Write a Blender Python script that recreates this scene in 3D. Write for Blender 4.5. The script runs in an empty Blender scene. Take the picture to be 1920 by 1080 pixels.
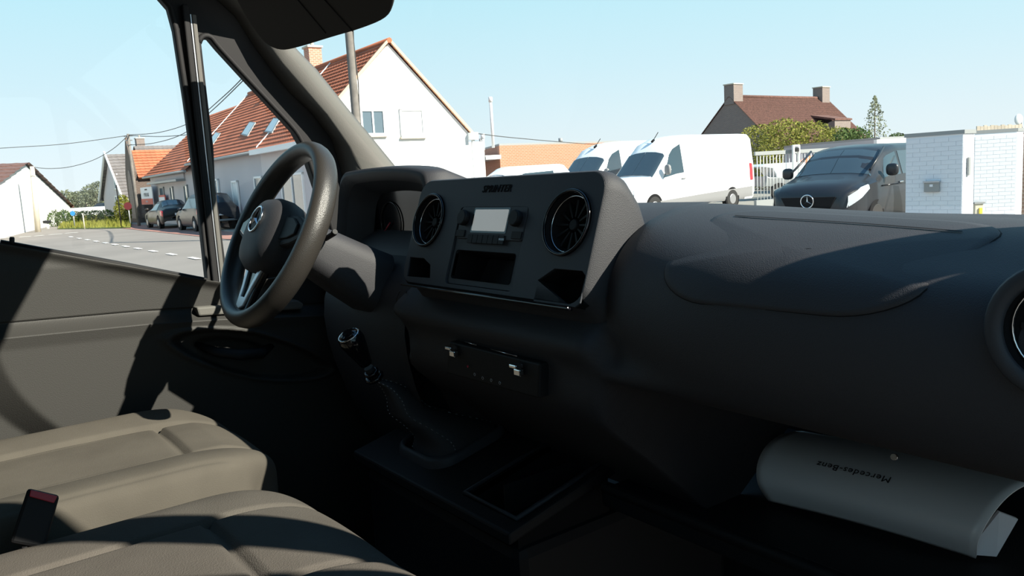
import bpy, bmesh, math, random
from mathutils import Vector, Matrix
import mathutils.noise as mn
random.seed(7)
SC = bpy.context.scene
COL = SC.collection
V = Vector
# ------------------------------------------------------------------ camera (standing in the open passenger door)
CAM = V((.95, 0, 1.6)); FPX = 1500.0
_a = math.radians(36.5)
FW = V((-math.cos(_a), math.sin(_a), 0)); RT = V((math.sin(_a), math.cos(_a), 0))   # ground directions of the view
_th = math.atan(209/1500.); _rho = math.atan(.059)
CF = FW*math.cos(_th) - V((0, 0, 1))*math.sin(_th)
_u0 = RT.cross(CF)
CR = math.cos(_rho)*RT - math.sin(_rho)*_u0
CU = math.sin(_rho)*RT + math.cos(_rho)*_u0
cam_d = bpy.data.cameras.new('camera'); cam = bpy.data.objects.new('camera', cam_d); COL.objects.link(cam)
cam_d.sensor_width = 36; cam_d.lens = FPX*36/1920; cam_d.clip_start = .02; cam_d.clip_end = 2000
cam.matrix_world = Matrix(((CR.x, CU.x, -CF.x, CAM.x), (CR.y, CU.y, -CF.y, CAM.y), (CR.z, CU.z, -CF.z, CAM.z), (0, 0, 0, 1)))
SC.camera = cam
SC.view_settings.view_transform = 'Standard'; SC.view_settings.look = 'None'
SC.view_settings.gamma = 1; SC.view_settings.use_curve_mapping = False
SC.view_settings.exposure = 0.0
# ------------------------------------------------------------------ sky and sun
SUN_AZ = math.radians(-27)      # from the view's right-hand ground direction, towards the viewer
SUN_EL = math.radians(35)
sh = math.cos(SUN_AZ)*RT + math.sin(SUN_AZ)*FW
SDIR = V((sh.x*math.cos(SUN_EL), sh.y*math.cos(SUN_EL), math.sin(SUN_EL)))
sd = bpy.data.lights.new('sun', 'SUN'); sd.energy = 12.0; sd.angle = math.radians(.55); sd.color = (1, .93, .80)
so = bpy.data.objects.new('sun', sd); COL.objects.link(so)
so.rotation_euler = SDIR.to_track_quat('Z', 'Y').to_euler()
W = bpy.data.worlds.new('sky'); SC.world = W; W.use_nodes = True
nt = W.node_tree; nt.nodes.clear()
def N(t, **k):
    n = nt.nodes.new(t)
    for a, b in k.items(): setattr(n, a, b)
    return n
tc = N('ShaderNodeTexCoord'); sx = N('ShaderNodeSeparateXYZ'); mr = N('ShaderNodeMapRange')
mr.inputs['From Min'].default_value = -.02; mr.inputs['From Max'].default_value = 1
rp = N('ShaderNodeValToRGB'); el = rp.color_ramp.elements
el[0].position = 0; el[0].color = (.86, .93, .95, 1)
el[1].position = 1; el[1].color = (.12, .33, .66, 1)
for p, c in ((.06, (.79, .91, .96, 1)), (.14, (.66, .88, .97, 1)), (.26, (.50, .84, .96, 1)), (.45, (.30, .60, .84, 1))):
    e = el.new(p); e.color = c
bg = N('ShaderNodeBackground'); bg.inputs['Strength'].default_value = 1.06; wo = N('ShaderNodeOutputWorld')
nt.links.new(tc.outputs['Generated'], sx.inputs[0]); nt.links.new(sx.outputs['Z'], mr.inputs['Value'])
nt.links.new(mr.outputs[0], rp.inputs[0]); nt.links.new(rp.outputs[0], bg.inputs[0]); nt.links.new(bg.outputs[0], wo.inputs[0])

# ------------------------------------------------------------------ materials
def mat(name, col, rough=.6, metal=0, spec=.5, bump=None, var=None, emit=None, coat=0, brick=None):
    m = bpy.data.materials.new(name); m.use_nodes = True
    t = m.node_tree; b = t.nodes['Principled BSDF']
    b.inputs['Base Color'].default_value = (*col, 1); b.inputs['Roughness'].default_value = rough
    b.inputs['Metallic'].default_value = metal; b.inputs['Specular IOR Level'].default_value = spec
    b.inputs['Coat Weight'].default_value = coat
    L = t.links.new
    tcn = t.nodes.new('ShaderNodeTexCoord')
    if var:                      # (scale, amount) mottling of the colour
        n = t.nodes.new('ShaderNodeTexNoise'); n.inputs['Scale'].default_value = var[0]; n.inputs['Detail'].default_value = 5
        r = t.nodes.new('ShaderNodeMapRange'); r.inputs['From Min'].default_value = .3; r.inputs['From Max'].default_value = .7
        r.inputs['To Min'].default_value = 1-var[1]; r.inputs['To Max'].default_value = 1+var[1]
        mx = t.nodes.new('ShaderNodeMix'); mx.data_type = 'RGBA'; mx.blend_type = 'MULTIPLY'; mx.inputs[0].default_value = 1
        mx.inputs[6].default_value = (*col, 1)
        L(tcn.outputs['Object'], n.inputs['Vector']); L(n.outputs['Fac'], r.inputs['Value'])
        cb = t.nodes.new('ShaderNodeCombineColor'); [L(r.outputs[0], cb.inputs[i]) for i in range(3)]
        L(cb.outputs[0], mx.inputs[7]); L(mx.outputs[2], b.inputs['Base Color'])
    if brick:                    # (scale, c1, c2, mortar)
        br = t.nodes.new('ShaderNodeTexBrick'); br.inputs['Scale'].default_value = brick[0]
        br.inputs['Color1'].default_value = (*brick[1], 1); br.inputs['Color2'].default_value = (*brick[2], 1); br.inputs['Mortar'].default_value = (*brick[3], 1)
        br.inputs['Mortar Size'].default_value = .03; br.inputs['Brick Width'].default_value = .5; br.inputs['Row Height'].default_value = .18
        sp = t.nodes.new('ShaderNodeSeparateXYZ'); ad = t.nodes.new('ShaderNodeMath'); ad.operation = 'ADD'
        cx = t.nodes.new('ShaderNodeCombineXYZ')
        L(tcn.outputs['Object'], sp.inputs[0]); L(sp.outputs['X'], ad.inputs[0]); L(sp.outputs['Y'], ad.inputs[1])
        L(ad.outputs[0], cx.inputs['X']); L(sp.outputs['Z'], cx.inputs['Y']); L(cx.outputs[0], br.inputs['Vector'])
        L(br.outputs['Color'], b.inputs['Base Color'])
    if bump:                     # (kind, scale, strength)
        if bump[0] == 'v':
            n = t.nodes.new('ShaderNodeTexVoronoi')
        elif bump[0] == 'w':
            n = t.nodes.new('ShaderNodeTexWave'); n.wave_type = 'BANDS'; n.bands_direction = 'DIAGONAL'
        else:
            n = t.nodes.new('ShaderNodeTexNoise'); n.inputs['Detail'].default_value = 4
        n.inputs['Scale'].default_value = bump[1]
        bp = t.nodes.new('ShaderNodeBump'); bp.inputs['Strength'].default_value = bump[2]; bp.inputs['Distance'].default_value = .002
        L(tcn.outputs['Object'], n.inputs['Vector']); L(n.outputs[0], bp.inputs['Height']); L(bp.outputs[0], b.inputs['Normal'])
    if emit:
        b.inputs['Emission Color'].default_value = (*emit[0], 1); b.inputs['Emission Strength'].default_value = emit[1]
    return m
def glass(name, tint=(.97, .99, .99), refl=1.0):
    m = bpy.data.materials.new(name); m.use_nodes = True; t = m.node_tree; t.nodes.clear()
    o = t.nodes.new('ShaderNodeOutputMaterial'); mx = t.nodes.new('ShaderNodeMixShader')
    tr = t.nodes.new('ShaderNodeBsdfTransparent'); tr.inputs[0].default_value = (*tint, 1)
    g = t.nodes.new('ShaderNodeBsdfGlossy'); g.inputs['Roughness'].default_value = .02
    # Schlick's law from the angle to the pane, the same from either side
    ge = t.nodes.new('ShaderNodeNewGeometry'); dt = t.nodes.new('ShaderNodeVectorMath'); dt.operation = 'DOT_PRODUCT'
    t.links.new(ge.outputs['Normal'], dt.inputs[0]); t.links.new(ge.outputs['Incoming'], dt.inputs[1])
    def mt(op, a, b_=None):
        k = t.nodes.new('ShaderNodeMath'); k.operation = op
        for i, x in enumerate((a, b_)):
            if x is None: continue
            if isinstance(x, (int, float)): k.inputs[i].default_value = x
            else: t.links.new(x, k.inputs[i])
        return k.outputs[0]
    c = mt('SUBTRACT', 1.0, mt('ABSOLUTE', dt.outputs['Value']))
    r5 = mt('MULTIPLY', mt('ADD', mt('MULTIPLY', mt('POWER', c, 5.0), .96), .04), refl)
    t.links.new(r5, mx.inputs[0])
    t.links.new(tr.outputs[0], mx.inputs[1]); t.links.new(g.outputs[0], mx.inputs[2]); t.links.new(mx.outputs[0], o.inputs[0])
    return m
M = {}
M['dash'] = mat('dash_vinyl', (.029, .029, .033), .62, bump=('v', 900, .2), spec=.4)
M['panel'] = mat('matt_black_plastic', (.038, .041, .048), .55, bump=('n', 900, .12), spec=.35)
M['dark'] = mat('dark_plastic', (.008, .0085, .010), .6, spec=.3)
M['gloss'] = mat('piano_black', (.006, .006, .008), .12, spec=.5)
M['black'] = mat('deep_black', (.006, .006, .007), .8, spec=.2)
M['rubber'] = mat('black_rubber', (.012, .012, .013), .7, spec=.3)
M['trimgrey'] = mat('grey_pillar_trim', (.12, .117, .108), .75, bump=('n', 500, .15), spec=.25)
M['doorgrey'] = mat('grained_door_plastic', (.033, .032, .030), .62, bump=('n', 500, .25), spec=.3)
M['doordark'] = mat('dark_door_plastic', (.055, .056, .058), .62, bump=('v', 500, .25), spec=.3)
M['headliner'] = mat('charcoal_headliner', (.025, .025, .026), .95, spec=.1)
M['visor'] = mat('visor_vinyl', (.035, .032, .028), .8, bump=('n', 300, .1), spec=.2)
M['leather'] = mat('grained_steering_wheel', (.030, .027, .024), .36, bump=('v', 800, .2), spec=.5)
M['silver'] = mat('satin_silver', (.45, .48, .52), .35, metal=.7)
M['chrome'] = mat('chrome', (.75, .77, .8), .15, metal=1)
M['screen'] = mat('lcd_painted_reflection', (.70, .66, .60), .15, spec=.5, emit=((.9, .84, .76), .18))  # radio is off: pale colour and glow imitate a reflected sunlit house
M['fabric'] = mat('grey_seat_fabric', (.082, .074, .062), .95, bump=('n', 700, .3), spec=.08, var=(9, .10))
M['fabric2'] = mat('ribbed_seat_fabric', (.078, .071, .062), .95, bump=('v', 500, .3), spec=.08, var=(9, .12))
M['red'] = mat('red_plastic', (.42, .02, .04), .4)
M['paper'] = mat('white_card', (.72, .74, .76), .3, spec=.5)
M['print'] = mat('dark_print', (.02, .02, .025), .6)
M['asphalt'] = mat('pale_asphalt', (.20, .182, .165), .95, var=(.35, .10), bump=('n', 40, .2))
M['asphalt2'] = mat('yard_paving', (.24, .23, .20), .95, var=(.8, .10))
M['redlane'] = mat('red_cycle_asphalt', (.30, .15, .12), .95, var=(1, .12))
M['paint'] = mat('road_paint', (.80, .80, .76), .8, var=(3, .08))
M['grass'] = mat('verge_grass', (.10, .15, .03), 1, var=(1.2, .4))
M['white_wall'] = mat('white_render', (.80, .79, .76), .9, var=(.7, .02))
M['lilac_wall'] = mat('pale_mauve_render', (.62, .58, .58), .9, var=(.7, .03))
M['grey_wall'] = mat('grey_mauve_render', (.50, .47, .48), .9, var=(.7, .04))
M['whitebrick'] = mat('white_painted_brick', (.74, .76, .80), .7, var=(4, .04), bump=('n', 60, .2))
M['mortar'] = mat('painted_joint', (.74, .76, .80), .9)
M['tile'] = mat('orange_clay_tile', (.40, .125, .060), .85, var=(.9, .22))
M['tilebrown'] = mat('brown_clay_tile', (.125, .060, .046), .9, var=(6, .35))
M['slate'] = mat('grey_slate', (.15, .135, .13), .85, var=(1, .1))
M['brick_red'] = mat('red_brickwork', (.45, .2, .13), .9, brick=(2.2, (.52, .22, .14), (.42, .17, .11), (.5, .38, .3)))
M['brick_orange'] = mat('orange_brickwork', (.6, .3, .2), .9, brick=(2.0, (.42, .17, .095), (.38, .15, .08), (.40, .26, .19)))
M['brick_dark'] = mat('dark_brickwork', (.2, .15, .13), .9, brick=(2.2, (.20, .15, .13), (.16, .12, .11), (.25, .22, .2)))
M['brick_old'] = mat('old_brown_brickwork', (.22, .16, .13), .9, brick=(2.2, (.09, .06, .048), (.105, .07, .055), (.13, .11, .095)))
M['wood_pole'] = mat('weathered_pole_wood', (.17, .155, .14), .9, var=(3, .25), bump=('n', 12, .6))
M['concrete'] = mat('concrete', (.55, .50, .40), .9, var=(2, .1))
M['plank'] = mat('pale_fence_wood', (.58, .50, .40), .9, var=(5, .2))
M['metalgrey'] = mat('grey_steel', (.30, .31, .31), .5, metal=.3)
M['metalwhite'] = mat('galvanised_bar', (.74, .75, .74), .5)
M['carwhite'] = mat('white_car_paint', (.82, .83, .84), .3, spec=.5, coat=.6)
M['carblack'] = mat('black_car_paint', (.014, .016, .020), .35, spec=.4, coat=.25)
M['carblue'] = mat('dark_blue_car_paint', (.014, .018, .026), .35, spec=.25, coat=.1)
M['carbrown'] = mat('dark_grey_car_paint', (.022, .020, .018), .35, spec=.25, coat=.1)
M['sill'] = mat('grey_bumper_plastic', (.22, .22, .225), .6)
M['carglass'] = mat('dark_vehicle_glass', (.035, .055, .07), .05, spec=.9)
M['tyre'] = mat('tyre_rubber', (.02, .02, .02), .9)
M['rim'] = mat('steel_wheel', (.35, .35, .36), .4, metal=.6)
M['lens'] = mat('clear_headlamp', (.42, .46, .50), .15, metal=.2)
M['redlens'] = mat('red_tail_lamp', (.55, .03, .04), .2)
M['frame_white'] = mat('white_window_frame', (.85, .86, .85), .5)
M['houseglass'] = mat('house_window_glass', (.10, .14, .17), .05, spec=.9)
M['shutter'] = mat('white_roller_shutter', (.74, .74, .72), .7)
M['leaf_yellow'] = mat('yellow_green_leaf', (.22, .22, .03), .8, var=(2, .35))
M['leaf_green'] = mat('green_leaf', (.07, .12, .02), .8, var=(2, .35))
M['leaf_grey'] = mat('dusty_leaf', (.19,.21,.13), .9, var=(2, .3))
M['bark'] = mat('bark', (.16, .12, .09), .95)
M['signblue'] = mat('blue_sign', (.03, .25, .65), .5)
M['signred'] = mat('red_sign', (.12, .01, .015), .5)
M['signyellow'] = mat('yellow_banner', (.75, .60, .05), .6)
M['banner_red'] = mat('red_banner_strip', (.55, .10, .07), .6)
M['banner_white'] = mat('white_banner', (.75, .76, .80), .6)
M['orange'] = mat('orange_machine_paint', (.80, .30, .14), .5)
M['copper'] = mat('orange_fascia', (.75, .45, .28), .7)
M['solar'] = mat('solar_glass', (.05, .09, .16), .15, spec=.8)
M['glass'] = glass('thin_window_glass')
M['windglass'] = glass('laminated_windscreen', (.96, .985, .98), .9)
M['wire'] = mat('cable_black', (.05, .05, .05), .8)

# ------------------------------------------------------------------ helpers
class B:
    """collects shapes; build() links them as ONE mesh object"""
    def __init__(s): s.v = []; s.f = []; s.s = []
    def add(s, vs, fs, smooth=False):
        o = len(s.v); s.v += [tuple(x) for x in vs]
        for f in fs: s.f.append([i+o for i in f]); s.s.append(smooth)
        return s
    def box(s, c, d, m=None):
        """centre c, full size d, optional 3x3 axes m"""
        c = V(c); m = m or Matrix.Identity(3)
        vs = [c + m @ V((x*d[0]/2, y*d[1]/2, z*d[2]/2)) for x in (-1, 1) for y in (-1, 1) for z in (-1, 1)]
        return s.add(vs, [(0, 1, 3, 2), (4, 6, 7, 5), (0, 4, 5, 1), (2, 3, 7, 6), (0, 2, 6, 4), (1, 5, 7, 3)])
    def tube(s, pts, r, n=8, cap=True, sx=1.0):
        pts = [V(p) for p in pts]; rs = r if isinstance(r, (list, tuple)) else [r]*len(pts)
        vs = []; up = None
        for i, p in enumerate(pts):
            d = (pts[min(i+1, len(pts)-1)] - pts[max(i-1, 0)]).normalized()
            if up is None: up = d.orthogonal().normalized()
            up = (up - d*up.dot(d)).normalized(); sd_ = d.cross(up)
            vs += [p + rs[i]*(math.cos(a)*up*sx + math.sin(a)*sd_) for a in [2*math.pi*k/n for k in range(n)]]
        fs = [(i*n+k, i*n+(k+1) % n, (i+1)*n+(k+1) % n, (i+1)*n+k) for i in range(len(pts)-1) for k in range(n)]
        s.add(vs, fs, True)
        if cap:
            o = len(s.v)-len(vs); s.f.append([o+k for k in range(n)][::-1]); s.f.append([o+(len(pts)-1)*n+k for k in range(n)]); s.s += [False]*2
        return s
    def prism(s, poly, vec, smooth=False):
        """closed planar polygon extruded by vec"""
        vec = V(vec); n = len(poly); a = [V(p) for p in poly]
        vs = a + [p+vec for p in a]
        fs = [tuple(range(n)), tuple(range(2*n-1, n-1, -1))] + [(i, i+n, (i+1) % n+n, (i+1) % n) for i in range(n)]
        return s.add(vs, fs, smooth)
    def grid(s, rows, closed=False, smooth=True, flip=False):
        n = len(rows[0]); vs = [p for r in rows for p in r]; fs = []
        for i in range(len(rows)-1):
            for k in range(n if closed else n-1):
                q = (i*n+k, i*n+(k+1) % n, (i+1)*n+(k+1) % n, (i+1)*n+k)
                fs.append(q[::-1] if flip else q)
        return s.add(vs, fs, smooth)
    def disc(s, c, ax, r, h, n=24, r2=None):
        c = V(c); ax = V(ax).normalized()
        return s.tube([c-ax*h/2, c+ax*h/2], [r, r if r2 is None else r2], n)
    def ring(s, c, ax, R, r, n=36, m=8, u=None, sx=1.0):
        """torus; sx scales its section along the axis"""
        c = V(c); ax = V(ax).normalized(); u = V(u) if u else ax.orthogonal().normalized(); w = ax.cross(u)
        rows = [[c + (R + r*math.cos(b))*(math.cos(a)*u + math.sin(a)*w) + ax*r*sx*math.sin(b) for b in [2*math.pi*j/m for j in range(m)]] for a in [2*math.pi*i/n for i in range(n+1)]]
        return s.grid(rows, closed=True)
    def ellip(s, c, rad, m=None, n=16, k=10, p=1.0):
        c = V(c); m = m or Matrix.Identity(3)
        def q(x): return math.copysign(abs(x)**p, x)
        rows = []
        for i in range(k+1):
            t = math.pi*i/k
            rows.append([c + m @ V((rad[0]*q(math.sin(t))*q(math.cos(a)), rad[1]*q(math.sin(t))*q(math.sin(a)), rad[2]*q(math.cos(t)))) for a in [2*math.pi*j/n for j in range(n)]])
        return s.grid(rows, closed=True)
    def build(s, name, m, parent=None, bevel=0, seg=2, solid=0, kind=None, smooth=None, sub=0, fix=True):
        me = bpy.data.meshes.new(name); me.from_pydata(s.v, [], s.f); me.materials.append(m if not isinstance(m, str) else M[m])
        me.polygons.foreach_set('use_smooth', [x if smooth is None else smooth for x in s.s]); me.update()
        if fix:
            bm = bmesh.new(); bm.from_mesh(me); bmesh.ops.remove_doubles(bm, verts=bm.verts, dist=1e-6)
            bmesh.ops.recalc_face_normals(bm, faces=bm.faces); bm.to_mesh(me); bm.free()
        o = bpy.data.objects.new(name, me); COL.objects.link(o)
        if parent:
            o.parent = parent; o.matrix_parent_inverse = Matrix.Translation(-parent.location) if parent.type == 'EMPTY' else Matrix.Identity(4)
        if solid: md = o.modifiers.new('s', 'SOLIDIFY'); md.thickness = solid; md.offset = -1
        if bevel: md = o.modifiers.new('b', 'BEVEL'); md.width = bevel; md.segments = seg; md.limit_method = 'ANGLE'; md.angle_limit = math.radians(35)
        if sub: md = o.modifiers.new('u', 'SUBSURF'); md.levels = sub; md.render_levels = sub
        if kind: o['kind'] = kind
        return o
def tag(o, label, cat, group=None, kind=None):
    o['label'] = label; o['category'] = cat
    if group: o['group'] = group
    if kind: o['kind'] = kind
    return o
def thing(name, label, cat, loc, group=None):
    o = bpy.data.objects.new(name, None); COL.objects.link(o); o.location = loc; o.empty_display_size = .1
    return tag(o, label, cat, group)
def part_label(o, label): o['label'] = label; return o
def lerp(a, b, t): return a+(b-a)*t
def pray(px, py): return CF + CR*((px-960)/FPX) - CU*((py-540)/FPX)
def hit(px, py, p0, n):           # survey: where a sight line meets a real plane
    r = pray(px, py); return CAM + r*((V(p0)-CAM).dot(n)/r.dot(n))
def hx(px, py, x): return hit(px, py, (x, 0, 0), V((1, 0, 0)))
def hy(px, py, y): return hit(px, py, (0, y, 0), V((0, 1, 0)))
def G(r, f, z=0):                 # ground coordinates: r metres to the right, f metres ahead of the viewer
    return V((CAM.x, CAM.y, 0)) + RT*r + FW*f + V((0, 0, z))
def at(px, py, f):                # surveyed point at distance f ahead
    r = pray(px, py); return CAM + r*(f/r.dot(FW))
def text(s, size, m, parent, origin, ux, uy, ext=.0006, name='lettering', shear=0):
    cu = bpy.data.curves.new('t', 'FONT'); cu.body = s; cu.size = size; cu.shear = shear; cu.space_character = 1.08; cu.extrude = ext; cu.align_x = 'CENTER'; cu.align_y = 'CENTER'
    cu.resolution_u = 2
    to = bpy.data.objects.new('t', cu); COL.objects.link(to)
    bpy.context.view_layer.update()
    me = bpy.data.meshes.new_from_object(to.evaluated_get(bpy.context.evaluated_depsgraph_get()))
    COL.objects.unlink(to); bpy.data.objects.remove(to)
    ux = V(ux).normalized(); uy = V(uy).normalized(); uz = ux.cross(uy)
    mt = Matrix(((ux.x, uy.x, uz.x, origin[0]), (ux.y, uy.y, uz.y, origin[1]), (ux.z, uy.z, uz.z, origin[2]), (0, 0, 0, 1)))
    me.transform(mt); me.materials.clear(); me.materials.append(M[m])
    o = bpy.data.objects.new(name, me); COL.objects.link(o)
    if parent: o.parent = parent; o.matrix_parent_inverse = Matrix.Translation(-parent.location) if parent.type == 'EMPTY' else Matrix.Identity(4)
    return o
def rrect(w, h, r, n=5):
    out = []
    for cx, cy, a0 in ((w/2-r, h/2-r, 0), (-w/2+r, h/2-r, 90), (-w/2+r, -h/2+r, 180), (w/2-r, -h/2+r, 270)):
        out += [(cx+r*math.cos(math.radians(a0+90*i/n)), cy+r*math.sin(math.radians(a0+90*i/n))) for i in range(n+1)]
    return out
def prof(table, x):
    for (a, b), (c, d) in zip(table, table[1:]):
        if x <= c: return b if x <= a else lerp(b, d, (x-a)/(c-a))
    return table[-1][1]
def catmull(pts, n=6, closed=False):
    pts = [V(p) for p in pts]; out = []; L = len(pts)
    rng = L if closed else L-1
    for i in range(rng):
        if closed: p0, p1, p2, p3 = pts[i-1], pts[i], pts[(i+1) % L], pts[(i+2) % L]
        else: p0, p1, p2, p3 = pts[max(i-1, 0)], pts[i], pts[i+1], pts[min(i+2, L-1)]
        for k in range(n):
            t = k/n
            out.append(.5*((2*p1) + (p2-p0)*t + (2*p0-5*p1+4*p2-p3)*t*t + (-p0+3*p1-3*p2+p3)*t**3))
    if not closed: out.append(pts[-1])
    return out
PI = math.pi
#=PART2=
# ================================================================== the cab: setting
from mathutils.geometry import tessellate_polygon
def sheet(name, outer, holes, vec, m, parent=None, bevel=0):
    """planar outline with holes, given a thickness"""
    loops = [[V(p) for p in outer]] + [[V(p) for p in h] for h in holes]
    tris = tessellate_polygon(loops); flat = [p for l in loops for p in l]; n = len(flat); vec = V(vec)
    fs = [tuple(t) for t in tris] + [tuple(i+n for i in reversed(t)) for t in tris]
    o = 0
    for l in loops:
        for i in range(len(l)): a, b_ = o+i, o+(i+1) % len(l); fs.append((a, b_, b_+n, a+n))
        o += len(l)
    return B().add(flat + [p+vec for p in flat], fs).build(name, m, parent, bevel=bevel, seg=2)
struct = dict(kind='structure')
B().box((0, .3, .52), (1.84, 2.0, .06)).build('floor', 'rubber', **struct)
# roof: slightly crowned, front edge above the windscreen
rows = []
for y in (-1.0, -.6, -.2, .15, .38, .50):
    rows.append([V((x, y - .03*(x/.8)**2*(y > .2), 2.13 - .05*(abs(x)/.86)**4 - (.015 if y > .45 else 0))) for x in [-.90+.1*i for i in range(19)]])
B().grid(rows).build('ceiling', 'headliner', solid=-.04, **struct)
B().box((0, -1.0, 1.3), (1.84, .04, 1.7)).build('wall_back', 'dark', **struct)
B().box((0, 1.32, .95), (1.84, .04, .95)).build('wall_front', 'black', **struct)

# windscreen
WB = lambda x: V((x*.83, 1.15-.10*x*x, 1.525)); WT = lambda x: V((x*.665, .50-.02*x*x, 2.115-.02*x*x))
WM = lambda x, t: WB(x).lerp(WT(x), t) + V((0, .03, .03))*math.sin(PI*t)*(1-x*x)
B().grid([[WM(x/10, t/8) for x in range(-10, 11)] for t in range(9)]).build('window_1', 'windglass', **struct)
B().tube([WM(x/10, 1)+V((0, .025, -.032)) for x in range(-10, 11)], .050, 12).build('trim_3', 'headliner', **struct)  # header out of view, thickened to shade the top of the driver's door

# front pillars
def pillar(sgn, name):
    xs = lambda p, x: V((x, hx(p[0], p[1], x).y, hx(p[0], p[1], x).z))
    A = [xs(p, -.868) for p in ((440, 30), (480, 92), (512, 135), (540, 170), (585, 213), (622, 262), (638, 315), (650, 360), (660, 430))]
    Bq = [xs(p, -.815) for p in ((470, 20), (500, 78), (528, 118), (560, 155), (612, 215), (655, 275), (678, 320), (690, 360), (700, 430))]
    Cq = [xs(p, -.803) for p in ((490, 20), (520, 60), (545, 90), (580, 125), (640, 200), (690, 260), (735, 315), (765, 360), (790, 430))]
    A = [V((-.86, .50, 2.10))]+A+[V((-.87, .92, 1.30))]; Bq = [V((-.80, .48, 2.13))]+Bq+[V((-.84, 1.0, 1.30))]; Cq = [V((-.68, .47, 2.12))]+Cq+[V((-.82, 1.10, 1.30))]
    rows = []
    for a, b_, c in zip(A, Bq, Cq):
        m1 = a.lerp(b_, .45)+V((.016, 0, 0)); m2 = b_.lerp(c, .5)+V((.003, 0, 0))
        back = c + V((-.03, .03, .0)); out = a + V((-.03, .02, 0))
        rows.append([V((p.x*-sgn + (0 if sgn < 0 else lerp(.045, -.05, max(0, min(1, (p.z-1.68)/.22)))), p.y, p.z)) for p in (out, a, m1, b_, b_+V((.003, .004, .0)), m2, c, back)])  # unseen right pillar is bent sideways to move its shadows
    return B().grid(rows, closed=True).build(name, 'trimgrey', **struct)
pillar(-1, 'trim_1'); pillar(1, 'trim_2')

# ---------------- driver's door: frame with two openings, inner panel, panes
DX = -.87
def dp(px, py): return hx(px, py, DX)
sill = [(-.7, 1.63), (-.35, 1.62), (-.1, 1.59), (.132, 1.531), (.51, 1.412), (.56, 1.398), (.95, 1.41)]
hole1 = [V((DX, y, z)) for y, z in ((-.42, 1.625), (-.1, 1.59), (.132, 1.531), (.35, 1.462), (.512, 1.412), (.512, 1.60), (.508, 1.80), (.502, 1.95), (.495, 1.995), (.475, 2.02), (.44, 2.03), (-.42, 2.04))]
hole2 = [V((DX, y, z)) for y, z in ((.553, 1.402), (.80, 1.425), (.818, 1.46), (.81, 1.52), (.788, 1.60), (.772, 1.665), (.762, 1.70), (.745, 1.735), (.70, 1.788), (.65, 1.845), (.59, 1.915), (.573, 1.937), (.556, 1.938), (.546, 1.925), (.544, 1.905), (.546, 1.70))]
outer = [V((DX, y, z)) for y, z in ((-.55, 1.35), (.98, 1.35), (.98, 1.58), (.86, 1.72), (.62, 2.00), (.52, 2.10), (-.55, 2.10))]
door = thing('door_1', "driver's door of the van with grey grained inner panel", 'door', (DX, .3, .6))
for k in ('label', 'category'): del door[k]
door['kind'] = 'structure'
sheet('door_frame', outer, [hole1, hole2], (-.035, 0, 0), 'rubber', door)
B().tube(catmull([p+V((.002, 0, 0)) for p in hole2], 3, True)+[hole2[0]+V((.002, 0, 0))], .0065, 6).build('rubber_seal', 'rubber', door)
B().tube([p+V((.002, 0, 0)) for p in hole1[2:]], .007, 6).build('rubber_seal', 'rubber', door)
B().box((DX+.006, .5225, 1.70), (.02, .013, .60)).build('window_divider', 'rubber', door, bevel=.003)
B().box((DX+.004, .5315, 1.69), (.02, .0022, .58)).build('divider_lit_edge', 'silver', door)  # silver strip paints the bright line of a sunlit edge
B().box((DX+.006, .5385, 1.69), (.018, .009, .58)).build('window_divider', 'trimgrey', door, bevel=.002)
B().add([p+V((-.02, 0, 0)) for p in hole1], [tuple(range(len(hole1)))]).build('window_pane', 'glass', door)
B().add([p+V((-.02, 0, 0)) for p in hole2], [tuple(range(len(hole2)))]).build('quarter_pane', 'glass', door)
# inner panel as a moulded sheet
def door_x(y, z):
    zt = prof(sill, y)
    x = DX
    ledge = prof([(-.6, 1.395), (.113, 1.378), (.367, 1.365), (.515, 1.352), (.75, 1.325), (.95, 1.31)], y)
    d = zt - z
    x += .012*math.exp(-(d/.012)**2)                       # rolled sill edge
    x += .010*max(0, min(1, (.10-abs(z-(ledge+.05)))/.05))
    t = (ledge - z)/.026
    if t > 0: x += -.004 + .040*min(1, t)**1.5 + .0*t
    x += -.03*max(0, min(1, (ledge-.35-z)/.3))
    # armrest bowl
    cy, cz = .585, 1.232; yy = y-cy; zz = z-(cz-.36*yy)
    e = math.sqrt((yy/.175)**2 + (zz/.052)**2 + .3*abs(yy*zz)/(.175*.052))
    if e < 1: x -= .024*min(1, (1-e)/.12)
    x += .007*math.exp(-((e-1.06)/.06)**2)
    yy = y-.545; zz = z-(1.252-.30*yy); e2 = math.sqrt((yy/.085)**2 + (zz/.026)**2)
    if e2 < 1: x -= .022*min(1, (1-e2)/.3)
    # rear of the lower panel steps back behind a curved line
    yb = .10 + .10*max(0, min(1, (1.34-z)/.2))**2
    if z < ledge-.03: x -= .034*max(0, min(1, (yb-y)/.06))
    return x
NY, NZ = 300, 150
ys = [-.55+1.52*i/NY for i in range(NY+1)]
def zlist(y):
    lg = prof([(-.6, 1.395), (.113, 1.378), (.367, 1.365), (.515, 1.352), (.75, 1.325), (.95, 1.31)], y); zs_ = prof(sill, y)
    return [lerp(.62, 1.08, k/12) for k in range(12)] + [lerp(1.08, lg-.04, k/56) for k in range(56)] + [lerp(lg-.04, lg+.012, k/30) for k in range(30)] + [lerp(lg+.012, zs_, k/34) for k in range(35)]
rows = [[V((door_x(y, zz), y, zz)) for zz in zlist(y)] for y in ys]
rows = [r + [V((DX-.02, r[-1].y, r[-1].z-.004))] for r in rows]
B().grid(rows).build('inner_panel', 'doorgrey', door, fix=False)
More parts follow.
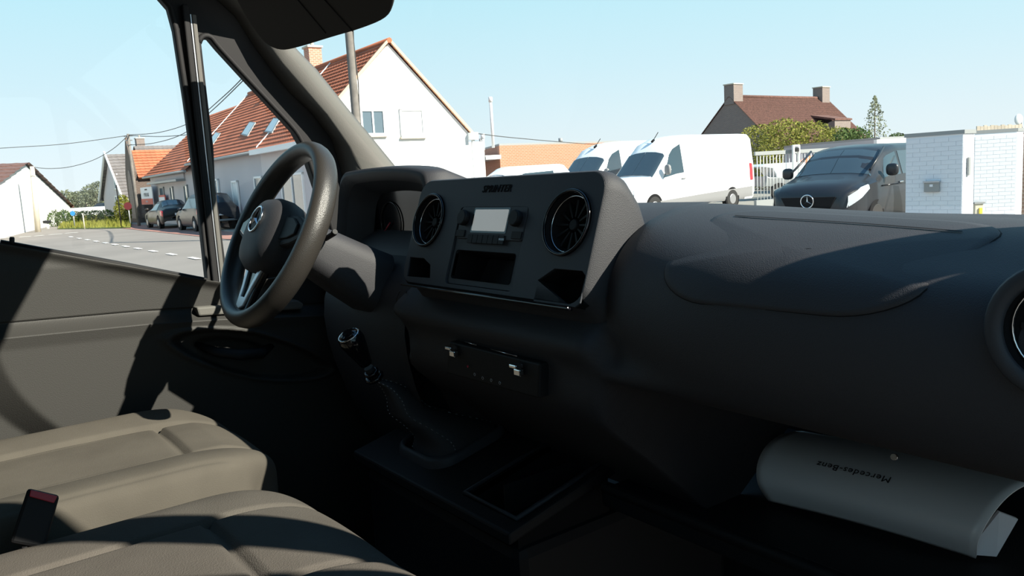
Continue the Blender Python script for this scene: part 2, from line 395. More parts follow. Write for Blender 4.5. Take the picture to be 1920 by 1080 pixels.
# storage ledge next to the steering wheel, pull handle, release lever, lock pin
B().prism([dp(*p)+V((.0, 0, .0)) for p in ((360, 574), (548, 560), (560, 568), (556, 577), (365, 590))], (.034, 0, 0)).build('door_ledge', 'trimgrey', door, bevel=.004)
B().tube([V((-.865, .465, 1.277)), V((-.835, .50, 1.256)), V((-.825, .545, 1.243)), V((-.832, .60, 1.236)), V((-.86, .635, 1.243))], [.006, .012, .014, .013, .007], 10, sx=.6).build('door_handle', 'dark', door)
B().tube([dp(22, 462)+V((.004, 0, 0)), dp(22, 446)+V((.004, 0, 0)), dp(22, 444)+V((.004, 0, 0))], [.0045, .0045, .003], 10).build('lock_pin', 'dark', door)
# the open passenger door beside the photographer
hgx = V((.925, .90, 0)); _o = math.radians(15)  # door is out of view; swing angle set to shade the right of the dash
def od(p, dx=0):                                   # a point of the mirrored closed door, swung open about its hinge
    q = V((-p[0]+dx-.0, p[1], 0)) - V((.87, .90, 0))
    return V((hgx.x + q.x*math.cos(_o) - q.y*math.sin(_o), hgx.y + q.x*math.sin(_o) + q.y*math.cos(_o), p[2]))
door2 = thing('door_2', 'open passenger door', 'door', (1.3, .7, .6))
for k in ('label', 'category'): del door2[k]
door2['kind'] = 'structure'
thk = od((DX, 0, 0), .035)-od((DX, 0, 0))
sheet('door_frame', [od(p) for p in outer], [[od(p) for p in hole1], [od(p) for p in hole2]], thk, 'rubber', door2)
for h_, nm_ in ((hole1, 'window_pane'), (hole2, 'quarter_pane')): B().add([od(p)+thk*.5 for p in h_], [tuple(range(len(h_)))]).build(nm_, 'glass', door2)
B().prism([od((DX, y, z)) for y, z in [(s[0], s[1]-.01) for s in sill if s[0] > -.6]+[(.95, .60), (-.55, .60)]], thk*2.2).build('inner_panel', 'doorgrey', door2, bevel=.02)
mrc = od((DX, .70, 1.58), .22)
B().ellip(mrc, (.11, .07, .17), p=.6).build('wing_mirror', 'dark', door2)
# rest of the left side and the open right side
B().box((-.90, -.78, 1.35), (.07, .46, 1.55)).build('wall_left', 'dark', **struct)
B().box((.87, -.80, 1.35), (.07, .40, 1.55)).build('wall_right', 'dark', **struct)
B().box((.86, -.05, 2.075), (.06, 1.10, .05)).build('trim_4', 'headliner', **struct)

# ================================================================== dashboard
dash = thing('dashboard', 'long black grained dashboard running under the windscreen', 'dashboard', (0, .9, .6))
def dprof(x):
    """cross-section (y, z) from windscreen to lower edge"""
    dz = -.020*max(0, min(1, (x-.25)/.4))
    P = [(1.16-.10*(x/.83)**2, 1.515), (1.02, 1.533), (.92, 1.543), (.84, 1.547), (.78, 1.541), (.725, 1.524), (.685, 1.494), (.664, 1.455), (.657, 1.41), (.664, 1.368), (.688, 1.335)]
    if x < -.30:                                  # driver's side sits lower and further away
        k = min(1, (-.30-x)/.08)
        P = [(y+.11*k*(i > 2), z-.03*k*(i > 1)) for i, (y, z) in enumerate(P)]
    if -.34 < x < .20:                            # face lies back behind the centre stack
        P = [(y+.085*(2 < i < 8), z) for i, (y, z) in enumerate(P)]; P[8] = (.715, 1.412); P[9] = (.672, 1.375)
    if .20 <= x < .42:                            # and swells forward again to the right of it
        k = ((.42-x)/.22)**1.6*.045; P = [(y+k*(2 < i < 10), z) for i, (y, z) in enumerate(P)]
    P = [(y, z+dz*(0 < i < 7)*(1 if i < 6 else .4)) for i, (y, z) in enumerate(P)]
    if x > .20: P += [(.74, 1.318), (.90, 1.30), (1.28, 1.29)]
    elif x > -.34: P += [(.70, 1.27), (.80, 1.18), (.93, 1.06)]
    else: P += [(.80, 1.22), (.84, 1.05), (.95, .85)]
    return P
xsD = [-.865, -.80, -.70, -.60, -.50, -.42, -.40, -.375, -.35, -.32, -.30, -.26, -.15, 0, .10, .17, .195, .205] + [.24+.04*i for i in range(15)] + [.83, .865]
def dcurve(x): return [V((x, p.x, p.y)) for p in catmull([V((a, b_, 0)) for a, b_ in dprof(x)], 5)]
B().grid([dcurve(x) for x in xsD]).build('dash_body', 'dash', dash)
def dsurf(x, s):                                   # s counts profile knots
    c = catmull([V((a, b_, 0)) for a, b_ in dprof(x)], 5); k = max(0, min(len(c)-1.001, s*5)); i = int(k)
    p = c[i].lerp(c[i+1], k-i); t = (c[i+1]-c[i]).normalized(); n = V((0, t.y, -t.x))
    if n.z < 0 and n.y > 0: n = -n
    return V((x, p.x, p.y)), V((0, t.y, -t.x)) if V((0, t.y, -t.x)).y < 0 or V((0, t.y, -t.x)).z > 0 else V((0, -t.y, t.x))
# airbag cover: rounded patch lying on the face, with a dark joint round it
def patch(inset, off):
    cx, cs = .472, 5.18
    outl = []
    base = rrect(1, 1, .24, 8)
    rows = []
    for k in (1.0, .985, .93, .8, .6, .4, .2, 0):
        r = []
        for (a, b_) in base:
            # left edge slants like the photo: wide at the top right
            s = cs + b_*-3.7*k*(1+inset) - .12*a*k*max(0, -b_)*2; x = cx + a*.315*k*(1+inset) + .035*b_*(a > 0)
            p, n = dsurf(x, s); r.append(p + n*(off if k < 1 else off-.003))
        rows.append(r)
    return rows
B().grid(patch(.012, .0008), closed=True).build('airbag_joint', 'black', dash)
B().grid(patch(0, .0022), closed=True).build('airbag_cover', 'dash', dash)
rowsj = []
for i in range(13):
    x = .345+.262*i/12; p, n = dsurf(x, 4.05-.35*math.sin(i/12*PI)*.2); q, _ = dsurf(x, 4.105-.35*math.sin(i/12*PI)*.2); rowsj.append([p+n*.0034, q+n*.0034])
B().grid(rowsj).build('airbag_joint', 'black', dash)

# ---------------- centre stack
sN = V((0, -.944, .33)); sV = V((0, .33, .944)); sU = V((1, 0, 0)); sO = V((-.045, .70, 1.515))
def sp(u, v, d=0): return sO + sU*u + sV*v + sN*d
OUT = rrect(.475, .186, .028, 6)
def wob(o, g, du=0, dv=0): return [(x*(1+g/.2375)+du, y*(1+g/.093)+dv) for x, y in o]
rows = [[sp(x, y, d) for x, y in wob(OUT, g, du, dv)] for d, g, du, dv in ((.0, -.003, 0, 0), (-.004, .0, 0, 0), (-.02, .002, .001, 0), (-.034, .004, .002, -.006), (-.06, .005, .005, -.028), (-.09, .003, .008, -.065), (-.115, .0, .010, -.10))]
B().grid(rows, closed=True).build('stack_housing', 'dash', dash)
radio_r = (-.0950, .0845, -.083, .043)         # u0 u1 v0 v1 in panel coordinates
def rect(u0, u1, v0, v1, r=.008, n=4): return [((u0+u1)/2+x, (v0+v1)/2+y) for x, y in rrect(u1-u0, v1-v0, r, n)]
pocL = [(-.222, -.046), (-.175, -.046), (-.150, -.056), (-.142, -.078), (-.218, -.080)][::-1]
pocR = [(.138, -.092), (.224, -.092), (.232, -.086), (.232, -.050), (.224, -.044), (.168, -.044), (.138, -.062)]
VL = (-.185, .020); VR = (.174, .020); VRAD = .0465
circ = lambda c, r, n=32: [(c[0]+r*math.cos(2*PI*i/n), c[1]+r*math.sin(2*PI*i/n)) for i in range(n)]
hol = [rect(*radio_r), pocL, pocR, circ(VL, VRAD), circ(VR, VRAD)]
pan = sheet('stack_panel', [sp(x, y, .0005) for x, y in wob(OUT, -.0035)], [[sp(x, y, .0005) for x, y in h] for h in hol], sN*-.006, 'panel', dash, bevel=.0012)
def pocket(h, depth, name='storage_pocket', m='black', parent=None):
    n = len(h); f = [sp(x, y, -.002) for x, y in h]; b_ = [sp(x, y, -depth) for x, y in h]
    return B().add(f+b_, [tuple(range(n, 2*n))] + [(i, (i+1) % n, (i+1) % n+n, i+n) for i in range(n)]).build(name, m, parent or dash, fix=False)
pocket(pocL, .05); pocket(pocR, .05)
B().box(sp(0, -.0955, .004), (.44, .010, .004), Matrix((sU, sN, sV)).transposed()).build('trim_strip', 'gloss', dash, bevel=.0015)
text('SPRINTER', .0165, 'black', dash, sp(-.006, .071, .001), sU, sV, .0008, shear=.25)
def vent(fc, ax, R, group=None, parent=dash, nb=12):
    """round air outlet: bezel ring, bowl, blades and hub"""
    ax = V(ax).normalized(); u = ax.cross(V((0, 0, 1))).normalized(); w = ax.cross(u)
    rg = B().ring(fc + ax*.002, ax, R+.001, .0026, 40, 8, u=u).build('vent_bezel', 'gloss', parent)
    rr = [[fc + ax*d + (math.cos(a)*u+math.sin(a)*w)*r for a in [2*PI*i/40 for i in range(40)]] for r, d in ((R, .002), (R*.93, -.010), (R*.80, -.016), (R*.78, -.034), (.0005, -.036))]
    B().grid(rr, closed=True).build('vent_bowl', 'black', rg)
    B().ring(fc + ax*-.007, ax, R*.90, .0012, 40, 6, u=u).build('vent_chrome_ring', 'chrome', rg)
    for i in range(nb):
        a = 2*PI*i/nb; d = math.cos(a)*u+math.sin(a)*w; t = ax.cross(d)
        B().add([fc+d*.011-ax*.013-t*.001, fc+d*R*.80-ax*.012-t*.0022, fc+d*R*.80-ax*.012+t*.0022, fc+d*.011-ax*.013+t*.001, fc+d*.011-ax*.022, fc+d*R*.80-ax*.024], [(0, 1, 2, 3), (0, 4, 5, 1), (3, 2, 5, 4), (1, 5, 2)]).build('vent_blade', 'dark', rg)
    B().disc(fc-ax*.015, ax, .008, .008, 20).build('vent_hub', 'dark', rg, bevel=.0015)
    return rg
part_label(vent(sp(*VL, .001), sN, VRAD-.003), 'left round air vent of the centre stack')
part_label(vent(sp(*VR, .001), sN, VRAD-.003), 'right round air vent of the centre stack')
part_label(vent(V((.732, .652, 1.466)), (0, -1, .04), .040), 'round passenger air vent')
B().ring((.732, .648, 1.466), (0, -1, .04), .045, .007, 40, 8, sx=.5).build('vent_surround', 'panel', dash)
# radio with its screen, knobs and buttons; open slot beneath
u0, u1, v0, v1 = radio_r
rad = sheet('radio', [sp(x, y, -.003) for x, y in rect(u0+.001, u1-.001, v0+.001, v1-.001)], [[sp(x, y, -.003) for x, y in rect(u0+.010, u1-.012, v0+.010, v0+.056, .005)]], sN*-.006, 'panel', dash, bevel=.0008)
pocket(rect(u0+.010, u1-.012, v0+.010, v0+.056, .005), .07, 'din_slot', 'black', rad)
pn = lambda c, w, h, d, r=.003: [sp(c[0]+x, c[1]+y, d) for x, y in rrect(w, h, r, 3)]
B().prism(pn((-.004, .0175), .172, .052, -.0035, .004), sN*.004).build('radio_face', 'panel', rad, bevel=.001)
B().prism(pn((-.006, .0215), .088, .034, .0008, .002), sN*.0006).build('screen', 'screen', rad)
B().prism(pn((-.006, .0215), .094, .040, .0004, .002), sN*.0006).build('screen_frame', 'gloss', rad)
for ku in (-.073, .064):
    B().disc(sp(ku, .024, .006), sN, .0128, .010, 10).build('radio_knob', 'dark', rad, bevel=.002)
for k in range(7):
    B().prism(pn((-.0475+.0138*k, -.0085), .0130, .014, .0006, .001), sN*.0022).build('radio_button', 'dark', rad, bevel=.0006)
for ku in (-.078, .070):
    B().prism(pn((ku, -.0005), .024, .011, .0006, .001), sN*.0022).build('radio_button', 'dark', rad, bevel=.0006)
text('MODE', .0045, 'silver', rad, sp(.037, -.008, .0032), sU, sV, .0001)

# ---------------- instrument binnacle
def arch(y, z0, z1, x0, x1, tilt=0):
    return [V((x, y + tilt*(z-z0), z)) for x, z in ((x0-.006, z0), (x0, lerp(z0, z1, .5)), (x0+.004, z1-.03), (x0+.022, z1-.006), (x0+.06, z1), (lerp(x0, x1, .5), z1+.002), (x1-.05, z1-.008), (x1-.015, z1-.03), (x1, lerp(z0, z1, .4)), (x1+.004, z0))]
binn = B().grid([catmull(a, 4) for a in (arch(.775, 1.46, 1.605, -.715, -.355, .14), arch(.755, 1.45, 1.622, -.728, -.345, .14), arch(.760, 1.45, 1.632, -.737, -.335, .14), arch(.80, 1.45, 1.634, -.742, -.33, .14), arch(.90, 1.45, 1.605, -.73, -.33, 0), arch(1.0, 1.44, 1.52, -.70, -.35, 0))]).build('instrument_binnacle', 'dash', dash)
B().grid([catmull(a, 4) for a in (arch(.775, 1.46, 1.605, -.715, -.355, .14), arch(.80, 1.46, 1.592, -.700, -.37, .14), arch(.83, 1.46, 1.58, -.688, -.38, .14))]).build('binnacle_lining', 'panel', binn)
cl = B().prism([V((x, .845, z)) for x, z in ((-.70, 1.40), (-.36, 1.40), (-.36, 1.60), (-.70, 1.60))], (0, .01, 0)).build('instrument_cluster', 'gloss', binn)
for cxd in (-.62, -.44):
    B().ring((cxd, .842, 1.515), (0, -1, 0), .045, .0015, 32, 6).build('dial_ring', 'gloss', binn)
    B().tube([(cxd, .840, 1.515), (cxd-.030, .840, 1.495)], [.002, .0008], 6).build('dial_needle', 'red', binn)
# knee panel and left end of the dash
B().grid([[V((x, y, z)) for y, z in ((.80, 1.46), (.735, 1.43), (.70, 1.36), (.70, 1.28), (.73, 1.16), (.80, 1.0), (.95, .9))] for x in (-.70, -.66, -.6, -.5, -.4, -.36, -.34)]).build('knee_panel', 'dash', dash, sub=1)
B().ellip((-.80, .90, 1.49), (.085, .10, .035)).build('dash_end_cap', 'dash', dash)

# ---------------- heater controls below the stack
hc = lambda px, py, y=.672: hy(px, py, y)
q = [hc(842, 640), hc(1012, 682), hc(1010, 748), hc(836, 700)]
ctl = B().prism(q, (0, .02, 0)).build('heater_panel', 'dark', dash, bevel=.003)
for (px, py) in ((850, 655), (972, 689)):
    c = hc(px, py, .666); B().box(c+V((0, -.004, .003)), (.017, .014, .006)).box(c+V((0, .0, -.007)), (.015, .008, .010)).build('toggle_switch', 'chrome', ctl, bevel=.0015)
B().tube([hc(872, 641, .668), hc(894, 647, .668)], .0008, 6).build('chrome_line', 'chrome', ctl)
B().tube([hc(921, 655, .668), hc(970, 668, .668)], .0008, 6).build('chrome_line', 'chrome', ctl)
for i, (px, py) in enumerate(((890, 702), (905, 709), (921, 713), (937, 718))):
    B().ring(hc(px, py, .668), (0, -1, 0), .0022, .0004, 12, 4).build('symbol', 'silver', ctl)
B().ring(hc(877, 687, .668), (0, -1, 0), .0014, .0008, 12, 4).build('warning_light', 'red', ctl)
B().disc(hy(1677, 857, .755), (0, -1, .3), .0032, .004, 16).build('lock_button', 'chrome', dash)
# pull strap outline left of the stack
B().tube(catmull([hy(*p, .70) for p in ((750, 545), (744, 560), (744, 576), (750, 581), (757, 576), (760, 560), (762, 545))], 4), .0010, 6).build('bezel_line', 'panel', dash)

# ---------------- console with tray
con = sheet('centre_console', [V((x, y, z)) for x, y, z in ((-.52, .66, 1.065), (.012, .66, 1.065), (.012, .92, 1.125), (-.52, .92, 1.125))], [[V((x, y, 1.065+(y-.66)*.2308)) for x, y in ((-.150, .69), (-.006, .69), (-.006, .885), (-.150, .885))]], (0, 0, -.02), 'dark', dash, bevel=.004)
B().box((-.254, .93, .80), (.52, .50, .46)).build('console_body', 'dark', con, bevel=.02)
tr = [V((x, y, 1.065+(y-.66)*.2308)) for x, y in ((-.150, .69), (-.006, .69), (-.006, .885), (-.150, .885))]
B().add(tr+[p+V((0, 0, -.09)) for p in tr], [(4, 5, 6, 7), (0, 1, 5, 4), (1, 2, 6, 5), (2, 3, 7, 6), (3, 0, 4, 7)]).build('tray', 'black', con, fix=False)
B().tube([p+V((0, 0, .003)) for p in (tr[3], tr[0], tr[1], tr[2])], .0045, 8).build('tray_rim', 'panel', con)
B().box((-.078, .80, 1.075), (.004, .16, .05)).build('tray_divider', 'dark', con)
# passenger-side lower shelf
sh_ = B().box((.435, 1.07, 1.075), (.82, .46, .03)).build('storage_shelf', 'dark', dash, bevel=.004)
B().tube([(.03, .845, 1.092), (.84, .845, 1.092)], .010, 8).build('shelf_lip', 'dark', sh_)

# ================================================================== gear lever
gl = thing('gear_lever', 'black gear lever with stitched leather boot beside the steering column', 'gear lever', (-.34, .79, 1.11))
kn = hy(661, 640, .62); co = hy(700, 704, .66); bs = V((-.345, .79, 1.105))
ax = (kn-co).normalized()
B().tube([kn-ax*.055, kn-ax*.04, kn-ax*.02, kn, kn+ax*.014, kn+ax*.022], [.012, .015, .020, .024, .022, .010], 16).build('knob', 'gloss', gl)
B().ring(kn+ax*.015, ax, .0195, .0018, 28, 6).build('knob_ring', 'chrome', gl)
B().tube([co+ax*.02, co-ax*.0], [.009, .010], 12).build('shaft', 'dark', gl)
B().ring(co-ax*.004, ax, .014, .005, 24, 8).ring(co+ax*.008, ax, .011, .004, 24, 8).build('collar', 'gloss', gl)
rows = []
for t, (w, h) in ((0, (.020, .020)), (.12, (.034, .032)), (.3, (.052, .048)), (.5, (.068, .066)), (.7, (.092, .088)), (.88, (.122, .118)), (1.0, (.150, .150))):
    c = (co-ax*.01).lerp(bs, t) + V((0, .012*math.sin(t*9), 0))
    rows.append([c + V((x, y, .23*y*t)) for x, y in rrect(w, h, min(w, h)*.38, 4)])
B().grid(rows, closed=True).build('leather_boot', 'dash', gl)
for kk in (3, 8, 13, 18):
    pts = [r[kk] + (r[kk]-(co.lerp(bs, i/6))).normalized()*.0015 for i, r in enumerate(rows)]
    cm = catmull(pts, 8); bb = B()
    for i in range(0, len(cm)-1, 2): bb.tube([cm[i], cm[i].lerp(cm[i+1], .8)], .0007, 4)
    bb.build('stitching', 'silver', gl)
B().grid([[bs + V((x*k, y*k, .23*y*k+dz)) for x, y in rrect(.155, .155, .04, 5)] for k, dz in ((1.0, .004), (1.06, .010), (1.13, .004), (1.14, -.01))], closed=True).build('boot_frame', 'panel', gl)

# ================================================================== steering wheel and column
swt = thing('steering_wheel', "black leather steering wheel with silver lower spoke and round star emblem on its hub", 'steering wheel', (-.52, .545, 1.52))
tl = math.radians(28)
wN = V((0, -math.cos(tl), math.sin(tl))); wV = V((0, math.sin(tl), math.cos(tl))); wU = V((1, 0, 0)); wC = V((-.52, .545, 1.52))
def wp(u, v, d=0): return wC + wU*u + wV*v + wN*d
wm = Matrix((wU, wV, wN)).transposed()
B().ring(wC, wN, .1705, .0165, 96, 16, u=wU, sx=1.35).build('rim', 'leather', swt)
B().ring(wC-wN*.003, wN, .1560, .0012, 96, 5, u=wU).build('rim_seam', 'black', swt)
rows = []
for d, k in ((-.035, .62), (-.022, .92), (0, 1.0), (.020, .97), (.034, .84), (.041, .60), (.044, .30), (.0445, .01)):
    rows.append([wp(x*k, (y-.006)*k, d) for x, y in [(.082*math.copysign(abs(math.cos(a))**.8, math.cos(a)), (.070 if math.sin(a) > 0 else .080)*math.copysign(abs(math.sin(a))**.8, math.sin(a))) for a in [2*PI*i/40 for i in range(40)]]])
hub = B().grid(rows, closed=True).build('airbag_hub', 'dash', swt)
def star(bb, c, n, up, R, r):
    bb.ring(c, n, R, r, 36, 6)
    side = V(up).cross(n).normalized()
    for a in (90, 210, 330):
        d = V(up)*math.sin(math.radians(a)) + side*math.cos(math.radians(a)); t = d.cross(n).normalized()
        bb.add([c+d*R, c+t*R*.13, c-t*R*.13, c+V(n)*r*2.0], [(0, 3, 1), (0, 2, 3), (0, 1, 2)])
    return bb
star(B(), wp(0, .010, .0455), wN, wV, .0245, .0022).build('emblem', 'chrome', hub)
text('AIRBAG', .0055, 'silver', hub, wp(-.01, -.052, .0375), wU, wV, .0002)
for s in (-1, 1):
    B().prism([wp(s*a, b_, -.006) for a, b_ in ((.070, .032), (.115, .030), (.160, .014), (.160, -.010), (.120, -.022), (.070, -.030))], wN*.022).build('side_spoke', 'dash', swt, bevel=.005)
    B().prism([wp(s*a, b_, .016) for a, b_ in ((.076, .026), (.112, .024), (.140, .012), (.140, -.006), (.114, -.014), (.076, -.018))], wN*.005).build('spoke_buttons', 'gloss' if s < 0 else 'dark', swt, bevel=.002)
B().prism([wp(x, y, -.004) for x, y in ((-.045, -.060), (.045, -.060), (.030, -.110), (.024, -.162), (-.024, -.162), (-.030, -.110))], wN*.014).build('lower_spoke', 'gloss', swt, bevel=.004)
U = [(-.042, -.072), (-.026, -.112), (-.017, -.150), (0, -.156), (.017, -.150), (.026, -.112), (.042, -.072)]
UI = [(.026, -.070), (.013, -.112), (.009, -.132), (-.009, -.132), (-.013, -.112), (-.026, -.070)]
B().prism([wp(x, y, .009) for x, y in U+UI], wN*.006).build('silver_spoke_trim', 'silver', swt, bevel=.002)
col = thing('steering_column', 'dark shroud of the steering column behind the wheel', 'steering column', tuple(wC-wN*.14))
rows = []
for d, rx, ry, dv in ((-.035, .040, .034, 0), (-.045, .052, .044, 0), (-.10, .058, .050, -.004), (-.16, .064, .056, -.010), (-.22, .070, .062, -.014)):
    rows.append([wp(x, y+dv, d) for x, y in rrect(rx*2, ry*2, .035, 5)])
B().grid(rows, closed=True).build('shroud', 'dash', col)
B().tube([wp(.06, .02, -.07), wp(.085, .03, -.07), wp(.092, .032, -.068), wp(.097, .034, -.067)], [.005, .005, .006, .005], 10).build('wiper_stalk', 'dark', col)
B().tube([wp(-.06, .02, -.07), wp(-.10, .03, -.07), wp(-.15, .045, -.062), wp(-.165, .05, -.06)], [.006, .006, .008, .007], 10).build('indicator_stalk', 'dark', col)

# ================================================================== seats
def cushion(name, x0, x1, y0, y1, zb, zt, detail, mat_, parent, nx=170, ny=140, n=7, ncorner=.10, bow=0):
    cx, hw = (x0+x1)/2, (x1-x0)/2; rows = []
    for j in range(ny+1):
        b_ = math.sin(PI/2*(2*j/ny-1)); y = lerp(y0, y1, (b_+1)/2); row = []
        fr = max(0, (y-(y1-ncorner))/ncorner); shr = ncorner*.55*(1-math.sqrt(max(0, 1-fr*fr)))
        gy = (1-abs(b_)**n)**(1/n)
        for i in range(nx+1):
            a = math.sin(PI/2*(2*i/nx-1)); x = cx + a*(hw-shr); gx = (1-abs(a)**n)**(1/n); y = lerp(y0, y1-bow*abs(a)**5, (b_+1)/2)
            z = zb + (zt-zb)*gx*gy + detail(x, y, a, b_)*min(1, gx*gy*1.3)
            row.append(V((x, y, z)))
        rows.append(row)
    return B().grid(rows).build(name, mat_, parent, fix=False)
def groove(d, w, k): return -k*math.exp(-(d/w)**2)
seat = thing('driver_seat', "driver's seat in grey fabric with raised side bolsters, beside the door", 'seat', (-.535, .15, .58))
def det1(x, y, a, b_):
    u = (x+.555)/.235
    h = .030*max(0, (abs(u)-.42)/.58)**.8 if abs(u) > .42 else 0
    h *= 1 - .25*max(0, (y-.38)/.1)
    h += -.020*max(0, (y-.30)/.16)**2
    k = .46+.02*math.sin(y*10)
    h += groove(abs(u)-k, .022, .012)*(1 if y < .43 else .4)
    h += groove(y-.325, .006, .012)*(1 if abs(u) < k else 0) + .005*max(0, 1-abs(y-.39)/.06)*(abs(u) < k)
    h += groove(abs(u)-.90, .02, .002)
    h += .004*math.cos(u/.46*PI/2)*(abs(u) < .46)
    return h
cushion('seat_cushion', -.785, -.322, -.14, .48, 1.03, 1.163, det1, 'fabric', seat, bow=.075)
B().box((-.535, .15, .83), (.42, .48, .42)).build('seat_base', 'dark', seat, bevel=.02)
def backrest(x0, x1, parent):
    rows = []
    for j in range(13):
        t = j/12; z = 1.10+.66*t; y = -.12-.16*t; w = (x1-x0)/2*(1-.16*max(0, t-.6)**1.0/.4); cx = (x0+x1)/2
        rows.append([V((cx+a*w, y+b_*.055-.03*abs(a)**4*0, z)) for a, b_ in [(math.copysign(abs(math.cos(q))**.5, math.cos(q)), math.copysign(abs(math.sin(q))**.6, math.sin(q))) for q in [2*PI*i/28 for i in range(28)]]])
    rows.append([rows[-1][i].lerp(sum(rows[-1], V())/28, .6)+V((0, 0, .02)) for i in range(28)])
    B().grid(rows, closed=True).build('backrest', 'fabric', parent)
    B().ellip(((x0+x1)/2, -.32, 1.86), (.13, .05, .085), p=.7).build('headrest', 'fabric', parent)
backrest(-.77, -.30, seat)
bench = thing('passenger_bench', 'double passenger bench in dark grey fabric in the foreground', 'seat', (.23, .12, .58))
def det2(x, y, a, b_):
    h = -.022*max(0, (y-.30)/.14)**2
    for c in (-.040, .42):
        u = (x-c)/.215
        if abs(u) < 1.05:
            h += .012*max(0, abs(u)-.55)/.45
            h += groove(abs(u)-(.56+.0*y), .020, .012)*(1 if y < .43 else .3)
            h += groove(y-.272, .006, .012)*(1 if abs(u) < .56 else 0)
            h += .006*math.cos(u*PI/2)
    h += groove(x-.19, .008, .02)
    return h
cushion('seat_cushion', -.295, .72, -.14, .458, 1.03, 1.152, det2, 'fabric2', bench, nx=260, bow=.02)
B().box((.23, .13, .83), (.88, .44, .42)).build('seat_base', 'dark', bench, bevel=.02)
backrest(-.26, .20, bench); backrest(.22, .70, bench)

# seat-belt buckle between the seats
bk0 = V((-.268, .085, 1.20)); bn = (CAM-bk0).normalized()
tl_, tr_, br_, bl_ = [hit(*p, bk0, bn) for p in ((52, 915), (112, 929), (84, 1030), (18, 1018))]
buck = thing('seat_belt_buckle', 'black seat belt buckle with red release button between the two seats', 'seat belt buckle', tuple(bk0))
B().prism([tl_, tr_, br_, bl_], -bn*.024).build('buckle_body', 'dark', buck, bevel=.004)
e1 = (tr_-tl_); e2 = (bl_-tl_)
B().prism([tl_+e1*.10+e2*.02, tl_+e1*.94+e2*.02, tl_+e1*.90+e2*.16, tl_+e1*.12+e2*.14], bn*.0035).build('release_button', 'red', buck, bevel=.001)
mb = (bl_+br_)/2-bn*.012
B().tube([mb-e2*.05, mb+V((-.006, .0, -.03)), mb+V((-.02, -.02, -.08))], [.011, .010, .010], 8, sx=.5).build('buckle_stalk', 'rubber', buck)

# sun visor, folded forward against the windscreen top
vs = thing('sun_visor', "driver's dark sun visor at the top of the windscreen", 'sun visor', (-.55, .66, 2.0))
vq = [(455, 24), (478, 60), (500, 84), (528, 95), (560, 90), (620, 72), (680, 54), (722, 35), (735, 12), (737, -20), (735, -60), (700, -90), (600, -95), (470, -90), (430, -40)]
vo = V((-.35, .736, 1.918)); VISN = ((hx(455, 24, -.69)-vo).cross(V((0, -.55, .35)))).normalized(); VISN = VISN if VISN.dot(CAM-vo) > 0 else -VISN
vpts = [hit(px, py, vo, VISN) for px, py in [(p.x, p.y) for p in catmull([V((a, b_, 0)) for a, b_ in vq], 4, True)]]
vn2 = VISN
B().prism(vpts, -vn2*.016).build('visor_body', 'visor', vs, bevel=.005, seg=3)
for (a, b_) in (((555, -5), (611, 62)), ((605, -5), (661, 58))):
    B().tube([hit(*a, vo, vn2)+vn2*.0005, hit(*b_, vo, vn2)+vn2*.0005], .0012, 6).build('seam_line', 'black', vs)
B().tube([hit(455, -60, vo, vn2), V((-.80, .50, 2.085))], .006, 8).build('visor_arm', 'dark', vs)

# owner's folder lying on the shelf
fd = thing('document_folder', 'white glossy curved document folder lying on the dark shelf under the dashboard', 'folder', (.4, 1.0, 1.095))
sec = catmull([V((0, .972, 1.096)), V((0, .958, 1.125)), V((0, .968, 1.15)), V((0, 1.0, 1.168)), V((0, 1.05, 1.172)), V((0, 1.12, 1.16)), V((0, 1.19, 1.13))], 5)
rows = []
for i in range(25):
    t = i/24; x = lerp(.25, .495, t)
    rows.append([V((x + .035*t + .012*t*k/len(sec) + (.012*math.sin(k/len(sec)*PI) if t > .9 else 0) - .07*(k/len(sec))*0 - (.05*(k/len(sec))*(1-t)), p.y+.03*t, p.z + .004*math.sin(t*3))) for k, p in enumerate(sec)])
B().grid(rows).build('cover', 'paper', fd, solid=.0015)
pA = rows[11][13]; nrm = (rows[12][13]-rows[10][13]).cross(rows[11][14]-rows[11][12]).normalized()
if nrm.z < 0: nrm = -nrm
text('Mercedes-Benz', .0155, 'print', fd, pA+nrm*.002, -(rows[12][13]-rows[10][13]), -(rows[11][14]-rows[11][12]), .0002)
B().prism([(.512, 1.01, 1.096), (.540, 1.03, 1.096), (.548, 1.07, 1.135), (.530, 1.06, 1.142)], (.004, -.004, 0)).build('loose_sheet', 'banner_white', fd)
#=PART3=
# ================================================================== outside: ground and road
def K(u, v, z=0): return G(-7.5+.821*u-.57*v, 28.1+.57*u+.821*v, z)      # along the gable, along the street front
KU = (K(1, 0)-K(0, 0)).normalized(); KV = (K(0, 1)-K(0, 0)).normalized(); UP = V((0, 0, 1))
def quad(name, pts, m, parent=None, **k): return B().add(pts, [(0, 1, 2, 3)]).build(name, m, parent, **k)
quad('road', [G(-300, -60), G(300, -60), G(300, 400), G(-300, 400)], 'asphalt', kind='structure')
quad('yard', [K(-3.2, -40, .012), K(80, -40, .012), K(80, 2, .012), K(7, .5, .012)][::1], 'asphalt2', kind='structure')
quad('cycle_path', [K(-2.0, -40, .015), K(-.4, -40, .015), K(-.4, 90, .015), K(-2.0, 90, .015)], 'redlane', kind='structure')
quad('pavement', [K(-.4, 1, .02), K(.8, 1, .02), K(.8, 60, .02), K(-.4, 60, .02)], 'asphalt2', kind='structure')
vs_ = [10.2, 8.1, 6.1, 4.3, 2.4, .5, -1.6, -3.8, -6.1, -8.5, -11, 12.4, 14.8]
mk = thing('road_marking', 'white broken centre line painted on the pale asphalt road', 'road marking', K(-5, 0, .02))
